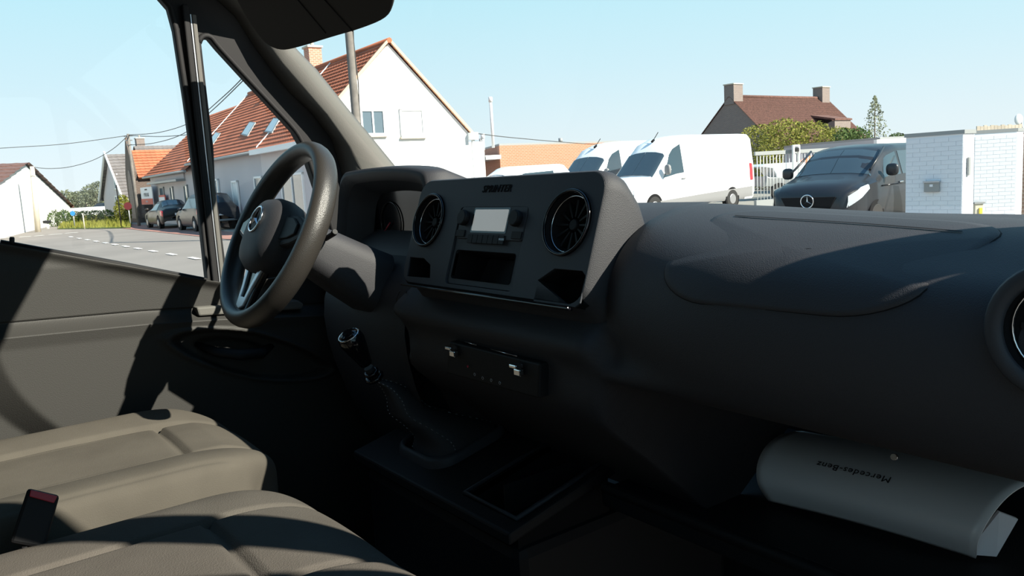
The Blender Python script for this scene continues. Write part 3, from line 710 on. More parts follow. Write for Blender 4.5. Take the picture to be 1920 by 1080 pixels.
for i, v in enumerate(vs_):
    B().add([K(-5.06-.02*v, v-.45, .018), K(-4.92-.02*v, v-.45, .018), K(-4.92-.02*v, v+.45, .018), K(-5.06-.02*v, v+.45, .018)], [(0, 1, 2, 3)]).build('dash', 'paint', mk)
mk2 = thing('road_marking', 'broken white edge line across the side street, before the left white house', 'road marking', G(-25, 41, .02))
for a, b_ in (((0, 447), (22, 445)), ((36, 444.5), (58, 443)), ((65, 442.5), (82, 441)), ((92, 440), (116, 438.5)), ((122, 437.5), (146, 436))):
    p, q = hit(*a, (0, 0, .018), UP), hit(*b_, (0, 0, .018), UP); t = (q-p).cross(UP).normalized()*.13
    B().add([p-t, q-t, q+t, p+t], [(0, 1, 2, 3)]).build('dash', 'paint', mk2)

# ------------------------------------------------------------------ roofs, walls, windows
def tiles(e0, e1, r0, r1, n, cols, m, parent, name='roof_tiles', lift=.05, wave=.018):
    e0, e1, r0, r1 = map(V, (e0, e1, r0, r1)); nn = (e1-e0).cross(r0-e0).normalized()
    if nn.z < 0: nn = -nn
    rows = []
    for i in range(n):
        for t, o in ((i/n, 0), (i/n, lift), ((i+1)/n, .004)):
            a, b_ = e0.lerp(r0, t), e1.lerp(r1, t)
            rows.append([a.lerp(b_, k/(cols*3)) + nn*(o + wave*(k % 3 == 0)) for k in range(cols*3+1)])
    rows.append([p-nn*.12 for p in rows[-1]]); rows.insert(0, [p-nn*.12 for p in rows[0]])
    return B().grid(rows, smooth=False).build(name, m, parent, kind='stuff', fix=False)
def plane_rect(x0, y0, x1, y1, p0, n, hd):
    """rectangle in an upright wall plane from its surveyed corners"""
    a, b_ = hit(x0, y0, p0, n), hit(x1, y1, p0, n)
    h0, h1 = (a-V(p0)).dot(hd), (b_-V(p0)).dot(hd)
    return min(h0, h1), max(h0, h1), min(a.z, b_.z), max(a.z, b_.z)
def window(parent, p0, n, hd, r, cols=2, shut=False, fr=.07, name='window', m='frame_white', gm='houseglass', rows=1):
    h0, h1, z0, z1 = r; P = V((p0[0], p0[1], 0)); n = V(n).normalized()
    ax = Matrix((hd, n, UP)).transposed()
    c = P + hd*(h0+h1)/2 + UP*(z0+z1)/2
    b = B()
    for s in (-1, 1): b.box(c + hd*s*((h1-h0)/2-fr/2) + n*.02, (fr, .08, z1-z0), ax)
    for s in (-1, 1): b.box(c + UP*s*((z1-z0)/2-fr/2) + n*.02, (h1-h0, .08, fr), ax)
    for k in range(1, cols): b.box(c + hd*((h1-h0)*(k/cols-.5)) + n*.02, (fr*.9, .08, z1-z0), ax)
    for k in range(1, rows): b.box(c + UP*((z1-z0)*(k/rows-.5)) + n*.02, (h1-h0, .08, fr*.9), ax)
    w = b.build(name, m, parent)
    B().box(c + n*.012, (h1-h0-.02, .02, z1-z0-.02), ax).build('shutter' if shut else 'pane', 'shutter' if shut else gm, w)
    B().box(c - UP*((z1-z0)/2+.04) + n*.04, (h1-h0+.1, .14, .06), ax).build('window_sill', 'concrete', w)
    return w
# ---- white gabled house (A) with its long street wing (B)
U0, U1, UR, ZE, ZR = .85, 7.45, 4.22, 3.45, 6.75
hs = thing('house', 'big white gabled house with orange tiled roof and brick chimney across the road', 'house', K(4, 8))
B().prism([K(U0, 0, 0), K(U1, 0, 0), K(U1, 0, ZE), K(UR, 0, ZR-.05), K(U0, 0, ZE)], KV*5.4).build('gable_block', 'white_wall', hs)
B().prism([K(U0+.02, 5.4, 0), K(U1, 5.4, 0), K(U1, 5.4, ZE), K(UR, 5.4, ZR-.05), K(U0+.02, 5.4, ZE)], KV*11.1).build('street_wing', 'grey_wall', hs)
quad('street_wall', [K(U0-.01, 0, 0), K(U0-.01, 5.4, 0), K(U0-.01, 5.4, ZE), K(U0-.01, 0, ZE)], 'lilac_wall', hs)
tiles(K(U0-.25, -.12, ZE-.22), K(U0-.25, 16.6, ZE-.22), K(UR, -.12, ZR+.02), K(UR, 16.6, ZR+.02), 20, 62, 'tile', hs)
tiles(K(U1+.25, -.12, ZE-.22), K(U1+.25, 16.6, ZE-.22), K(UR, -.12, ZR+.02), K(UR, 16.6, ZR+.02), 18, 60, 'tile', hs)
for e in (U0-.3, U1+.3):
    B().prism([K(e, -.14, ZE-.28), K(UR, -.14, ZR+.03), K(UR, -.14, ZR+.16), K(e, -.14, ZE-.13)], KV*.10).build('verge_board', 'copper', hs)
B().tube([K(UR, -.15, ZR+.06), K(UR, 16.6, ZR+.06)], .10, 8).build('ridge_cap', 'tile', hs)
B().box(K(U0-.35, 2.7, ZE-.30), (.22, 5.4, .20), Matrix((KU, KV, UP)).transposed()).build('white_gutter_box', 'frame_white', hs)
B().tube([K(U0-.30, 5.5, ZE-.28), K(U0-.30, 16.6, ZE-.28)], .07, 8).build('gutter', 'metalgrey', hs)
for vv in (5.2, 16.5): B().prism([K(U0-.2, vv, ZE-.12), K(UR, vv, ZR+.08), K(UR, vv, ZR+.13), K(U0-.2, vv, ZE-.07)], KV*.07).build('party_flashing', 'frame_white', hs)
B().tube([K(U1+.15, -.10, ZE-.3), K(U1+.15, -.10, 0)], .07, 8).build('downpipe', 'frame_white', hs)
B().box(K(U1+.15, -.1, ZE-.18), (.35, .3, .28), Matrix((KU, KV, UP)).transposed()).build('gutter_end', 'frame_white', hs)
# chimney
def chimney(c, w, d, h, m, parent, ax=None, pots=0, capm='concrete'):
    ax = ax or Matrix((KU, KV, UP)).transposed()
    ch = B().box(c+UP*h/2, (w, d, h), ax).build('chimney', m, parent)
    B().box(c+UP*(h+.04), (w+.12, d+.12, .09), ax).build('chimney_cap', capm, ch)
    for i in range(pots): B().tube([c+UP*(h+.05)+KU*0, c+UP*(h+.38)], [.10, .07], 10).build('chimney_pot', 'concrete', ch)
    return ch
cc = at(589, 128, 38.6)
chimney(V((cc.x, cc.y, 6.0)), .62, .62, 2.05, 'brick_red', hs, pots=1)
gp, gn = K(0, -.005, 0), -KV
window(hs, gp, gn, KU, plane_rect(674, 205, 723, 253, gp, gn, KU), 2)
window(hs, gp, gn, KU, plane_rect(748, 204, 796, 256, gp, gn, KU), 1, shut=True)
window(hs, gp, gn, KU, plane_rect(777, 313, 822, 352, gp, gn, KU), 2)
fp, fn = K(U0-.02, 0, 0), -KU
for x0, y0, x1, y1, c, s in ((527, 326, 576, 404, 2, False), (477, 333, 496, 366, 1, False), (435, 341, 452, 402, 1, True), (403, 338, 412, 366, 1, False)):
    r = list(plane_rect(x0, y0, x1, y1, fp, fn, KV))
    r[2] = hit(x0, y1, fp, fn).z; r[3] = hit(x1, y0, fp, fn).z+.08
    window(hs, fp, fn, KV, r, c, shut=s, fr=.08, name='garage_door' if s else 'window')
rn = (K(UR, 0, ZR)-K(U0, 0, ZE)).cross(KV).normalized()
if rn.z < 0: rn = -rn
def skylight(parent, pts, e0):
    q = [hit(px, py, e0, rn)+rn*.10 for px, py in pts]
    f = B().prism(q, -rn*.12).build('skylight', 'metalgrey', parent)
    c = sum(q, V())/4
    B().add([c.lerp(p, .86)+rn*.006 for p in q], [(0, 1, 2, 3)]).build('pane', 'lens', f)
skylight(hs, [(392, 271), (401, 274), (416, 252), (407, 250)], K(U0, 0, ZE))
skylight(hs, [(455, 255), (467, 258), (482, 232), (471, 231)], K(U0, 0, ZE))
skylight(hs, [(499, 250), (513, 252), (528, 225), (516, 224)], K(U0, 0, ZE))
# ---- shop building (C)
shp = thing('shop', 'low shop building with orange tiled roof at the end of the white house row', 'building', K(3, 25))
B().prism([K(.9, 16.62, 0), K(7.2, 16.62, 0), K(7.2, 16.62, 3.1), K(4.0, 16.62, 6.2), K(.9, 16.62, 3.1)], KV*7.4).build('shop_walls', 'grey_wall', shp)
B().box(K(4.05, 25.7, 1.5), (6.3, 3.4, 3.0), Matrix((KU, KV, UP)).transposed()).build('shop_end', 'grey_wall', shp)
tiles(K(.6, 16.7, 2.92), K(.6, 27.5, 2.92), K(4.0, 16.7, 6.35), K(4.0, 24, 6.35), 20, 34, 'tile', shp)
tiles(K(.6, 27.5, 2.92), K(7.4, 27.5, 2.92), K(4.0, 24, 6.35), K(4.01, 24, 6.35), 14, 20, 'tile', shp)
B().tube([K(.52, 16.7, 2.86), K(.52, 27.6, 2.86)], .07, 8).build('gutter', 'metalgrey', shp)
sp_, sn_ = K(.88, 0, 0), -KU
B().box(K(.65, 22.2, 2.45), (.5, 7.6, .12), Matrix((KU, KV, UP)).transposed()).build('awning', 'metalgrey', shp)
B().box(K(.86, 22.2, 2.65), (.08, 7.6, .30), Matrix((KU, KV, UP)).transposed()).build('fascia', 'grey_wall', shp)
for x0, y0, x1, y1, c in ((300, 351, 313, 408), (318, 350, 330, 408), (345, 348, 359, 406)) and ((300, 351, 313, 400, 1), (319, 350, 331, 408, 1), (345, 347, 358, 404, 1)):
    window(shp, sp_, sn_, KV, plane_rect(x0, y0, x1, y1, sp_, sn_, KV), c, name='shop_window', m='metalgrey')
# banner and small sign on the shop front, sign boxes
def board(name, label, cat, x0, y0, x1, y1, p0, n, hd, m, th=.05):
    r = plane_rect(x0, y0, x1, y1, p0, n, hd); n = V(n).normalized(); P = V((p0[0], p0[1], 0))
    c = P + hd*(r[0]+r[1])/2 + UP*(r[2]+r[3])/2 + n*th
    o = thing(name, label, cat, c)
    ax = Matrix((hd, n, UP)).transposed()
    B().box(c, (r[1]-r[0], th, r[3]-r[2]), ax).build('board', m, o)
    return o, c, r, n, ax
o, c, r, n, ax = board('banner', 'white and red banner with dark lettering on the shop end wall', 'banner', 265, 352, 290, 383, K(.6, 0, 0), -KU, KV, 'banner_white')
w_ = r[1]-r[0]; h_ = r[3]-r[2]
B().box(c + n*.03 - UP*h_*.33, (w_, .02, h_*.33), ax).build('red_strip', 'banner_red', o)
text('VYKOOGI', h_*.30, 'print', o, c+n*.035+UP*h_*.05, -KV, UP, .002)
text('NOTARIS', h_*.13, 'banner_white', o, c+n*.045-UP*h_*.33, -KV, UP, .002)
B().box(c + n*.03 + UP*h_*.36, (w_*.2, .02, h_*.08), ax).build('roof_logo', 'print', o)
o, c, r, n, ax = board('notice', 'small white notice between red bands on the shop window', 'sign', 300, 366, 313, 382, K(.75, 0, 0), -KU, KV, 'banner_red')
B().box(c+n*.03, ((r[1]-r[0])*.98, .02, (r[3]-r[2])*.55), ax).build('white_field', 'banner_white', o)
def post(px, py, f, r=.04, m='metalgrey', ztop=None, parent=None, name='post'):
    p = at(px, py, f); return B().tube([V((p.x, p.y, 0)), V((p.x, p.y, ztop or p.z))], r, 8).build(name, m, parent), p
sg = thing('shop_sign', 'white rounded sign box on a post before the shop', 'sign', V((at(336, 346, 46).x, at(336, 346, 46).y, 0)))
post(341, 340, 46, .05, 'frame_white', parent=sg)
c = at(335, 346, 45.9); B().box(c, (.42, .08, .55), Matrix((RT, FW, UP)).transposed()).build('sign_box', 'banner_white', sg, bevel=.05)
yb = thing('flag_banner', 'narrow yellow vertical banner at the shop entrance', 'banner', at(345, 385, 45))
c = at(345, 367, 45); B().box(c, (.16, .03, 1.0), Matrix((RT, FW, UP)).transposed()).build('cloth', 'signyellow', yb); B().tube([V((c.x, c.y, 0)), c+UP*.6], .02, 6).build('pole', 'metalgrey', yb)
for i in range(5): B().box(c-FW*.02+UP*(.35-.17*i), (.07, .02, .10), Matrix((RT, FW, UP)).transposed()).build('letter_block', 'print', yb)
# ---- old brick gable front beyond the shop
chp = thing('brick_gable_building', 'narrow old brick gable front with pointed arch beside the shop', 'building', K(2, 34.5))
B().prism([K(.3, 29.3, 0), K(.3, 32.0, 0), K(.3, 32.0, 3.3), K(.3, 30.65, 5.6), K(.3, 29.3, 3.3)], KU*.22).build('front_gable', 'brick_old', chp)
B().prism([K(.52, 29.4, 0), K(.52, 31.9, 0), K(.52, 31.9, 3.1), K(.52, 30.65, 4.6), K(.52, 29.4, 3.1)], KU*6).build('nave', 'brick_old', chp)
tiles(K(.53, 29.1, 2.9), K(6.6, 29.1, 2.9), K(.53, 30.65, 4.75), K(6.6, 30.65, 4.75), 10, 20, 'tile', chp)
B().prism([K(.27, 30.65+.7*math.cos(a), 1.9+1.6*math.sin(a)) for a in [PI*i/10 for i in range(11)]]+[K(.27, 29.95, .3), K(.27, 31.35, .3)], KU*.05).build('arch_recess', 'brick_dark', chp)

# ---- house with grey slate roof, far left of the row
def gable_house(name, label, A, L, w, zr, ze, wallm, gablem, roofm, courses=14, cols=30, ov=.3, dU=(.8, .6)):
    """A: (r, f) of the near ridge end; ridge runs along dU"""
    d = V((dU[0], dU[1])); q = V((dU[1], -dU[0]))
    P = lambda a, b_, z: G(A[0]+d.x*a+q.x*b_, A[1]+d.y*a+q.y*b_, z)
    o = thing(name, label, 'house', P(L/2, 0, 0))
    B().prism([P(0, -w, 0), P(0, w, 0), P(0, w, ze), P(0, 0, zr-.05), P(0, -w, ze)], P(L, 0, 0)-P(0, 0, 0)).build('walls', wallm, o)
    B().prism([P(-.02, -w, 0), P(-.02, w, 0), P(-.02, w, ze), P(-.02, 0, zr-.05), P(-.02, -w, ze)], P(.03, 0, 0)-P(0, 0, 0)).build('end_wall', gablem, o)
    k = (zr-ze)/w
    for s in (1, -1): tiles(P(-ov, s*(w+ov), ze-ov*k), P(L+ov, s*(w+ov), ze-ov*k), P(-ov, 0, zr), P(L+ov, 0, zr), courses, cols, roofm, o)
    return o, P
hd_, P = gable_house('house', 'house with a steep grey slate roof and brown brick walls left of the row', (-31.0, 64), 12, 4.2, 5.15, 1.9, 'brick_old', 'grey_wall', 'slate')
B().prism([P(-.4, -4.6, 1.45), P(-.4, 0, 5.2), P(-.4, 0, 5.4), P(-.4, -4.6, 1.65)], P(.12, 0, 0)-P(0, 0, 0)).build('verge_board', 'frame_white', hd_)
B().prism([P(-.4, 4.6, 1.45), P(-.4, 0, 5.2), P(-.4, 0, 5.4), P(-.4, 4.6, 1.65)], P(.12, 0, 0)-P(0, 0, 0)).build('verge_board', 'frame_white', hd_)
B().tube([P(-.4, 4.6, 1.5), P(12.4, 4.6, 1.5)], .12, 8).build('gutter', 'frame_white', hd_)
nn_ = (P(-1, 0, 0)-P(0, 0, 0)).normalized(); hh_ = (P(0, 1, 0)-P(0, 0, 0)).normalized()
for r_ in ((1.0, 2.2, 2.4, 3.6), (.6, 2.0, .3, 1.9)): window(hd_, P(-.05, 0, 0), nn_, hh_, r_, 2)
he, P2 = gable_house('house', 'small distant house with grey roof and chimney above the shop roofs', (-38.2, 85), 7, 3.2, 7.0, 4.4, 'concrete', 'white_wall', 'slate', 8, 16)
ce = at(265, 290, 86); chimney(V((ce.x, ce.y, 6.2)), .8, .8, 1.6, 'brick_dark', he, pots=1)
# ---- left white house with solar panels
hw = thing('house', 'white gabled house with dark red roof and solar panels at the left edge', 'house', G(-30, 48))
pa = V((-24.6, 38.2)); pb = V((-37.0, 67.5)); dd = (pb-pa)
def LH(t, z): p = pa+dd*t; return G(p.x, p.y, z)
def LZ(px, py, t0):                                       # wall plane hit
    n2 = V((RT*dd.y - FW*dd.x).normalized()); return hit(px, py, LH(0, 0), n2)
apx = LZ(47, 309, 0); evr = LZ(131, 387, 0); evl = LZ(-60, 420, 0)
back = (RT*-dd.y + FW*dd.x).normalized(); back = back if back.dot(RT) < 0 else -back
e1_ = V((evr.x, evr.y, 0)); e0_ = V((LH(-.14, 0)))
sl = (apx.z-evr.z)/(apx-evr).xy.length if hasattr((apx-evr), 'xy') else .6
dxy = (V((apx.x, apx.y, 0))-e1_); e0_ = V((apx.x, apx.y, 0))+dxy
B().prism([e0_, e1_, evr, apx, e0_+UP*evr.z], back*14).build('walls', 'white_wall', hw)
o_ = -back*.25
tiles(e0_+UP*(evr.z-.1)+o_+dxy*.06-UP*.15, e0_+UP*(evr.z-.1)+back*14+dxy*.06-UP*.15, apx+UP*.12+o_, apx+UP*.12+back*14, 12, 20, 'tilebrown', hw)
tiles(evr+o_-dxy*.03, evr+back*14-dxy*.03, apx+UP*.12+o_, apx+UP*.12+back*14, 12, 20, 'tilebrown', hw)
sdir = (apx-(e0_+UP*evr.z)); sn2 = sdir.cross(back).normalized(); sn2 = sn2 if sn2.z > 0 else -sn2
base = e0_+UP*evr.z
for i in range(3):
    for j in range(2):
        a = base+sdir*(.30+.28*j)+back*(1.5+2.2*i)+sn2*.2
        B().prism([a, a+sdir*.26, a+sdir*.26+back*2.1, a+back*2.1], sn2*.06).build('solar_panel', 'solar', hw)
# ---- brown-roofed brick house on the right
hb, P3 = gable_house('house', 'brick house with brown tiled roof and two chimneys behind the hedge', (19.6, 70), 14.6, 4.4, 7.25, 3.0, 'brick_dark', 'brick_dark', 'tilebrown', 44, 90, ov=.15)
chimney(P3(.5, 0, 6.6), 1.25, 1.0, 1.65, 'brick_dark', hb, Matrix((RT*.8+FW*.6, RT*.6-FW*.8, UP)).transposed())
chimney(P3(13.9, 0, 6.7), 1.25, 1.0, 1.55, 'brick_dark', hb, Matrix((RT*.8+FW*.6, RT*.6-FW*.8, UP)).transposed())
B().tube([P3(-.1, 0, 7.3), P3(14.7, 0, 7.3)], .13, 8).build('ridge_cap', 'tilebrown', hb)
B().prism([P3(9.2, 2.2, 4.2), P3(9.2, 4.2, 3.2), P3(9.2, 4.2, 4.9)], P3(2.6, 0, 0)-P3(0, 0, 0)).build('dormer', 'brick_dark', hb)
B().prism([P3(9.1, 1.4, 5.6), P3(9.1, 4.3, 5.0), P3(9.1, 4.3, 4.85), P3(9.1, 1.4, 5.4)], P3(2.8, 0, 0)-P3(0, 0, 0)).build('dormer_roof', 'tilebrown', hb)
# ---- low orange brick outbuilding
ob = thing('outbuilding', 'low flat-roofed orange brick building behind the parked white vans', 'building', G(0, 44))
c0 = at(936, 273, 44); c1 = at(1165, 274, 50); c2 = at(902, 281, 50)
zt = c0.z
poly = [V((p.x, p.y, 0)) for p in (c0, c1, c1+FW*8, c2+FW*8, c2)]
B().prism(poly, UP*zt).build('brick_walls', 'brick_orange', ob)
B().prism([p+UP*zt for p in poly], UP*.10).build('roof_edge', 'metalgrey', ob)
sd0 = V((c0.x, c0.y, 0)); sd1 = V((c2.x, c2.y, 0)); dl = (sd0-sd1).normalized()
B().prism([sd1-dl*1+UP*(zt-.72), sd0+dl*.35+UP*(zt-.72), sd0+dl*.35+UP*(zt-.50), sd1-dl*1+UP*(zt-.35)], -RT*.8-FW*.3).build('canopy', 'frame_white', ob)
B().box(at(892, 305, 43.5)-UP*.4, (1.0, .3, 3.0), Matrix((RT, FW, UP)).transposed()).build('side_wall', 'white_wall', ob)
for (px, y0, y1, f, r, m) in ((919.5, 186, 275, 44, .08, 'metalwhite'), (905, 255, 283, 47, .09, 'metalwhite'), (901, 264, 283, 47, .06, 'metalgrey'), (1051, 263, 276, 47, .09, 'metalgrey')):
    p = at(px, y0, f); fl = B().tube([V((p.x, p.y, zt-.1)), p], r, 10).build('flue_pipe', m, ob)
    B().tube([p-UP*.15, p+UP*.12], r*1.35, 10).build('flue_cap', m, fl)
p = at(1000, 310, 44.5)
# ---- low grey garages behind the gate
gr = thing('garage_block', 'low flat-roofed grey garage building behind the sliding gate', 'building', G(19, 42))
g0 = at(1522, 272, 40); g1 = at(1650, 262, 36); g2 = at(1700, 262, 36.5)
B().prism([V((p.x, p.y, 0)) for p in (g0, g1, g2, g2+FW*4, g0+FW*4)], UP*g0.z).build('walls', 'grey_wall', gr)
B().prism([V((p.x, p.y, g0.z)) for p in (g0, g1, g2, g2+FW*4, g0+FW*4)], UP*.10).build('roof_edge', 'metalgrey', gr)
B().box(at(1675, 266, 35.8), (1.6, .3, .28), Matrix((RT, FW, UP)).transposed()).build('white_fascia', 'frame_white', gr)

# ------------------------------------------------------------------ vehicles
def vehicle(name, label, origin, head, Lg, Wd, st, m, parts):
    """st: stations (x, sill z, shoulder z, roof z, lower half-width, upper half-width); x runs from the nose back"""
    hx_ = V(head).normalized(); side = UP.cross(hx_)             # side: vehicle's left
    o = V(origin)
    t = thing(name, label, parts.get('cat', 'van'), o)
    hw = Wd/2
    def sec(x):
        for a, b_ in zip(st, st[1:]):
            if x <= b_[0]: k = (x-a[0])/(b_[0]-a[0]); return [lerp(a[i], b_[i], k) for i in range(6)]
        return st[-1]
    def ring(x):
        _, zb, zs, zr, wl, wu = sec(x); c = min(.13, (zr-zs)*.5)
        return [(wl*.96, zb), (wl, zb+.10), (wl+.01, lerp(zb, zs, .5)), (wl-.015, zs), (lerp(wl-.015, wu, .55), lerp(zs, zr-c, .55)), (wu, zr-c), (wu-c*.7, zr-c*.25), (wu*.5, zr+.015), (0, zr+.025)]
    def pt(x, tt, off=0):
        r = ring(x); i = max(0, min(len(r)-2, int(tt))); k = tt-i
        y = lerp(r[i][0], r[i+1][0], k); z = lerp(r[i][1], r[i+1][1], k)
        return x, y, z
    def wpt(x, y, z): return o - hx_*x + side*y + UP*z
    xs = []
    for a, b_ in zip(st, st[1:]):
        n = max(1, int((b_[0]-a[0])/.25)); xs += [lerp(a[0], b_[0], k/n) for k in range(n)]
    xs.append(st[-1][0])
    rows = []
    for x in xs:
        r = ring(x); rows.append([wpt(x, y, z) for y, z in r] + [wpt(x, -y, z) for y, z in r[-2::-1]])
    n = len(rows[0])
    rows.insert(0, [sum(rows[0], V())/n + (p-sum(rows[0], V())/n)*.02 for p in rows[0]])
    rows.append([sum(rows[-1], V())/n + (p-sum(rows[-1], V())/n)*.02 for p in rows[-1]])
    body = B().grid(rows).build('body', m, t)
    for f in body.data.polygons: f.use_smooth = True
    md = body.modifiers.new('e', 'EDGE_SPLIT'); md.split_angle = math.radians(50)
    def patch_(nm, quad_, mm, off=.006, nx=8, ny=4, sgn=1, parent=t):
        """quad_ : four (x, t) corners on the body skin"""
        rws = []
        for i in range(nx+1):
            rw = []
            for j in range(ny+1):
                a, b_ = i/nx, j/ny
                x = lerp(lerp(quad_[0][0], quad_[1][0], a), lerp(quad_[3][0], quad_[2][0], a), b_)
                tt = lerp(lerp(quad_[0][1], quad_[1][1], a), lerp(quad_[3][1], quad_[2][1], a), b_)
                q = pt(x, tt); e = .01
                q1 = pt(x+e, tt); q2 = pt(x, min(7.999, tt+e) if tt < 7.9 else tt-e)
                d1 = V(q1)-V(q); d2 = (V(q2)-V(q))*(1 if tt < 7.9 else -1); nrm = d2.cross(d1).normalized()
                if nrm.y < 0 and tt < 5.5: nrm = -nrm
                if nrm.z < 0 and tt >= 5.5: nrm = -nrm
                p = V(q)+nrm*off; rw.append(wpt(p.x, p.y*sgn, p.z))
            rws.append(rw)
        return B().grid(rws).build(nm, mm, parent)
    def wheel(x, s, r=.34):
        c = wpt(x, s*(sec(x)[4]-.10), r)
        w = B().disc(c, side, r, .24, 28).build('wheel', 'tyre', t, bevel=.02)
        B().disc(c+side*s*.11, side*s, r*.62, .05, 20, r2=r*.5).build('wheel_disc', 'rim', w)
        B().disc(wpt(x, s*(sec(x)[4]-.02), r+.02), side, r*1.20, .06, 28).build('wheel_arch', 'black', t)
    return t, pt, wpt, patch_, wheel, hx_, side, sec
VH = -(RT*.77+FW*.64)          # heading of the parked vans (nose to the left, towards us)
def big_van(origin, label, detail=True, hdg=VH, group=None):
    st = [(0, .35, .70, .80, .80, .70), (.10, .30, .92, .98, .93, .80), (.55, .28, 1.08, 1.15, .98, .84), (1.0, .28, 1.16, 1.25, 1.0, .86),
          (1.12, .28, 1.19, 1.34, 1.0, .86), (1.85, .28, 1.24, 2.06, 1.0, .82), (2.25, .28, 1.28, 2.42, 1.0, .80), (2.9, .28, 1.32, 2.62, 1.0, .86), (3.3, .28, 1.36, 2.66, 1.0, .88), (6.6, .30, 1.4, 2.66, 1.0, .88), (6.82, .45, 1.4, 2.58, .95, .80)]
    t, pt, wpt, pa_, wheel, hx_, side, sec = vehicle('white_van', label, origin, hdg, 6.82, 2.0, st, 'carwhite', {})
    for s in (1, -1):
        pa_('windscreen', [(1.14, 5.2), (1.14, 7.99), (1.90, 7.99), (1.86, 5.25)], 'carglass', sgn=s, off=.022)
        pa_('side_window', [(1.55, 3.15), (2.65, 3.15), (2.62, 4.9), (2.05, 4.75)], 'carglass', sgn=s)
        pa_('headlamp', [(.12, 2.35), (.78, 2.8), (.72, 3.3), (.12, 3.1)], 'lens', sgn=s, off=.012)
        pa_('lower_trim', [(.9, .05), (6.6, .05), (6.6, 1.75), (.9, 1.35)], 'sill', nx=24, sgn=s, off=.012)
        wheel(1.05, s); wheel(5.35, s)
    pa_('grille', [(.02, 1.2), (.02, 2.4), (.10, 2.6), (.12, 1.3)], 'gloss', off=.01)
    a, b_, c = sec(1.75)[4], 0, 0
    m0 = wpt(1.62, sec(1.62)[4]+.12, 1.52)
    mr_ = B().ellip(m0, (.07, .12, .17), Matrix((hx_, side, UP)).transposed(), p=.7).build('door_mirror', 'sill', t)
    B().tube([wpt(1.70, sec(1.7)[4]-.05, 1.38), m0-UP*.08], .03, 6).build('mirror_arm', 'sill', mr_)
    m1 = wpt(2.58, sec(2.58)[4]+.02, 1.20)
    B().box(m1, (.20, .03, .04), Matrix((hx_, side, UP)).transposed()).build('door_handle', 'sill', t, bevel=.01)
    B().tube([wpt(2.25, 0, 2.50), wpt(2.55, 0, 2.80)], .012, 6).tube([wpt(2.20, 0, 2.48), wpt(2.32, 0, 2.55)], .04, 6).build('aerial', 'black', t, kind=None)
    pa_('tail_lamp', [(6.48, 2.2), (6.68, 2.2), (6.68, 3.25), (6.48, 3.3)], 'redlens', off=.012)
    pa_('rear_bumper', [(6.1, .02), (6.74, .02), (6.74, .9), (6.1, .7)], 'carwhite', off=.03)
    B().tube([wpt(x, sec(x)[4]+.004, 1.02) for x in (2.8, 3.5, 4.5, 6.4)], .008, 4).build('side_groove', 'shutter', t)
    return t
NR = RT*.64-FW*.77             # to the right of the parked row, towards us
vo_ = G(4.0, 25.5)-NR*1.0
big_van(vo_, 'nearest white panel van, parked in the row nose to the left')
big_van(vo_-NR*3.0-VH*.3, 'second white panel van, half hidden behind the nearest white van')
# low white roof in front of the outbuilding
st = [(0, .3, .6, .7, .75, .65), (.1, .25, .8, .9, .85, .7), (1.0, .25, .95, 1.05, .88, .7), (1.6, .25, .98, 1.60, .88, .66), (2.2, .25, 1.0, 1.90, .88, .68), (4.2, .25, 1.0, 1.92, .88, .70), (4.5, .3, .9, 1.7, .85, .65)]
lv = G(-1.6, 25.6)
t, pt, wpt, pa_, wheel, hx_, side, sec = vehicle('white_small_van', 'low white van, only its roof showing above the dashboard panel', lv, VH, 4.5, 1.8, st, 'carwhite', {})
for s in (1, -1):
    pa_('windscreen', [(1.05, 5.3), (1.05, 7.99), (1.7, 7.99), (1.65, 5.4)], 'carglass', sgn=s); pa_('side_window', [(1.5, 3.1), (3.6, 3.1), (3.6, 4.8), (1.9, 4.7)], 'carglass', sgn=s); wheel(.85, s, .30); wheel(3.7, s, .30)
# black van with star
st = [(0, .45, .72, .82, .60, .52), (.06, .32, .90, .98, .74, .64), (.35, .28, 1.0, 1.10, .88, .72), (.95, .28, 1.08, 1.21, .95, .79), (1.08, .28, 1.10, 1.26, .955, .80), (1.5, .28, 1.14, 1.58, .955, .76), (1.85, .28, 1.15, 1.75, .955, .76), (2.4, .28, 1.16, 1.82, .955, .80), (4.6, .3, 1.16, 1.82, .955, .82), (4.9, .4, 1.1, 1.7, .9, .75)]
bo = G(8.15, 20.1)-NR*.96
BH = -(RT*.70+FW*.71)
bo = G(5.85, 15.6)
t, pt, wpt, pa_, wheel, hx_, side, sec = vehicle('black_van', 'black passenger van with chrome star on its grille, behind the white brick pier', bo, BH, 4.9, 1.9, st, 'carblack', {})
for s in (1, -1):
    pa_('windscreen', [(1.06, 5.25), (1.06, 7.99), (1.78, 7.99), (1.74, 5.4)], 'carglass', sgn=s)
    pa_('side_window', [(1.35, 3.1), (2.32, 3.1), (2.30, 4.9), (1.75, 4.75)], 'carglass', sgn=s)
    pa_('side_window', [(2.42, 3.1), (3.7, 3.1), (3.7, 4.9), (2.42, 4.9)], 'carglass', sgn=s)
    pa_('headlamp', [(.05, 2.15), (.68, 2.8), (.64, 3.15), (.07, 2.85)], 'lens', sgn=s, off=.012)
    wheel(.95, s, .33); wheel(4.0, s, .33)
    m0 = wpt(1.42, s*(sec(1.4)[4]+.12), 1.30)
    B().ellip(m0, (.06, .12, .12), Matrix((hx_, side, UP)).transposed(), p=.7).build('door_mirror', 'carblack', t)
    B().tube([wpt(1.0, s*.80, 1.32), wpt(1.5, s*.77, 1.56), wpt(1.85, s*.75, 1.75)], .025, 6).build('screen_pillar', 'carblack', t)
B().prism([wpt(.0, y, z) for y, z in ((-.42, .62), (.42, .62), (.55, .86), (-.55, .86))], hx_*.03).build('grille', 'black', t, bevel=.01)
star(B(), wpt(-.05, 0, .78), hx_, UP, .125, .012).build('star_emblem', 'chrome', t)
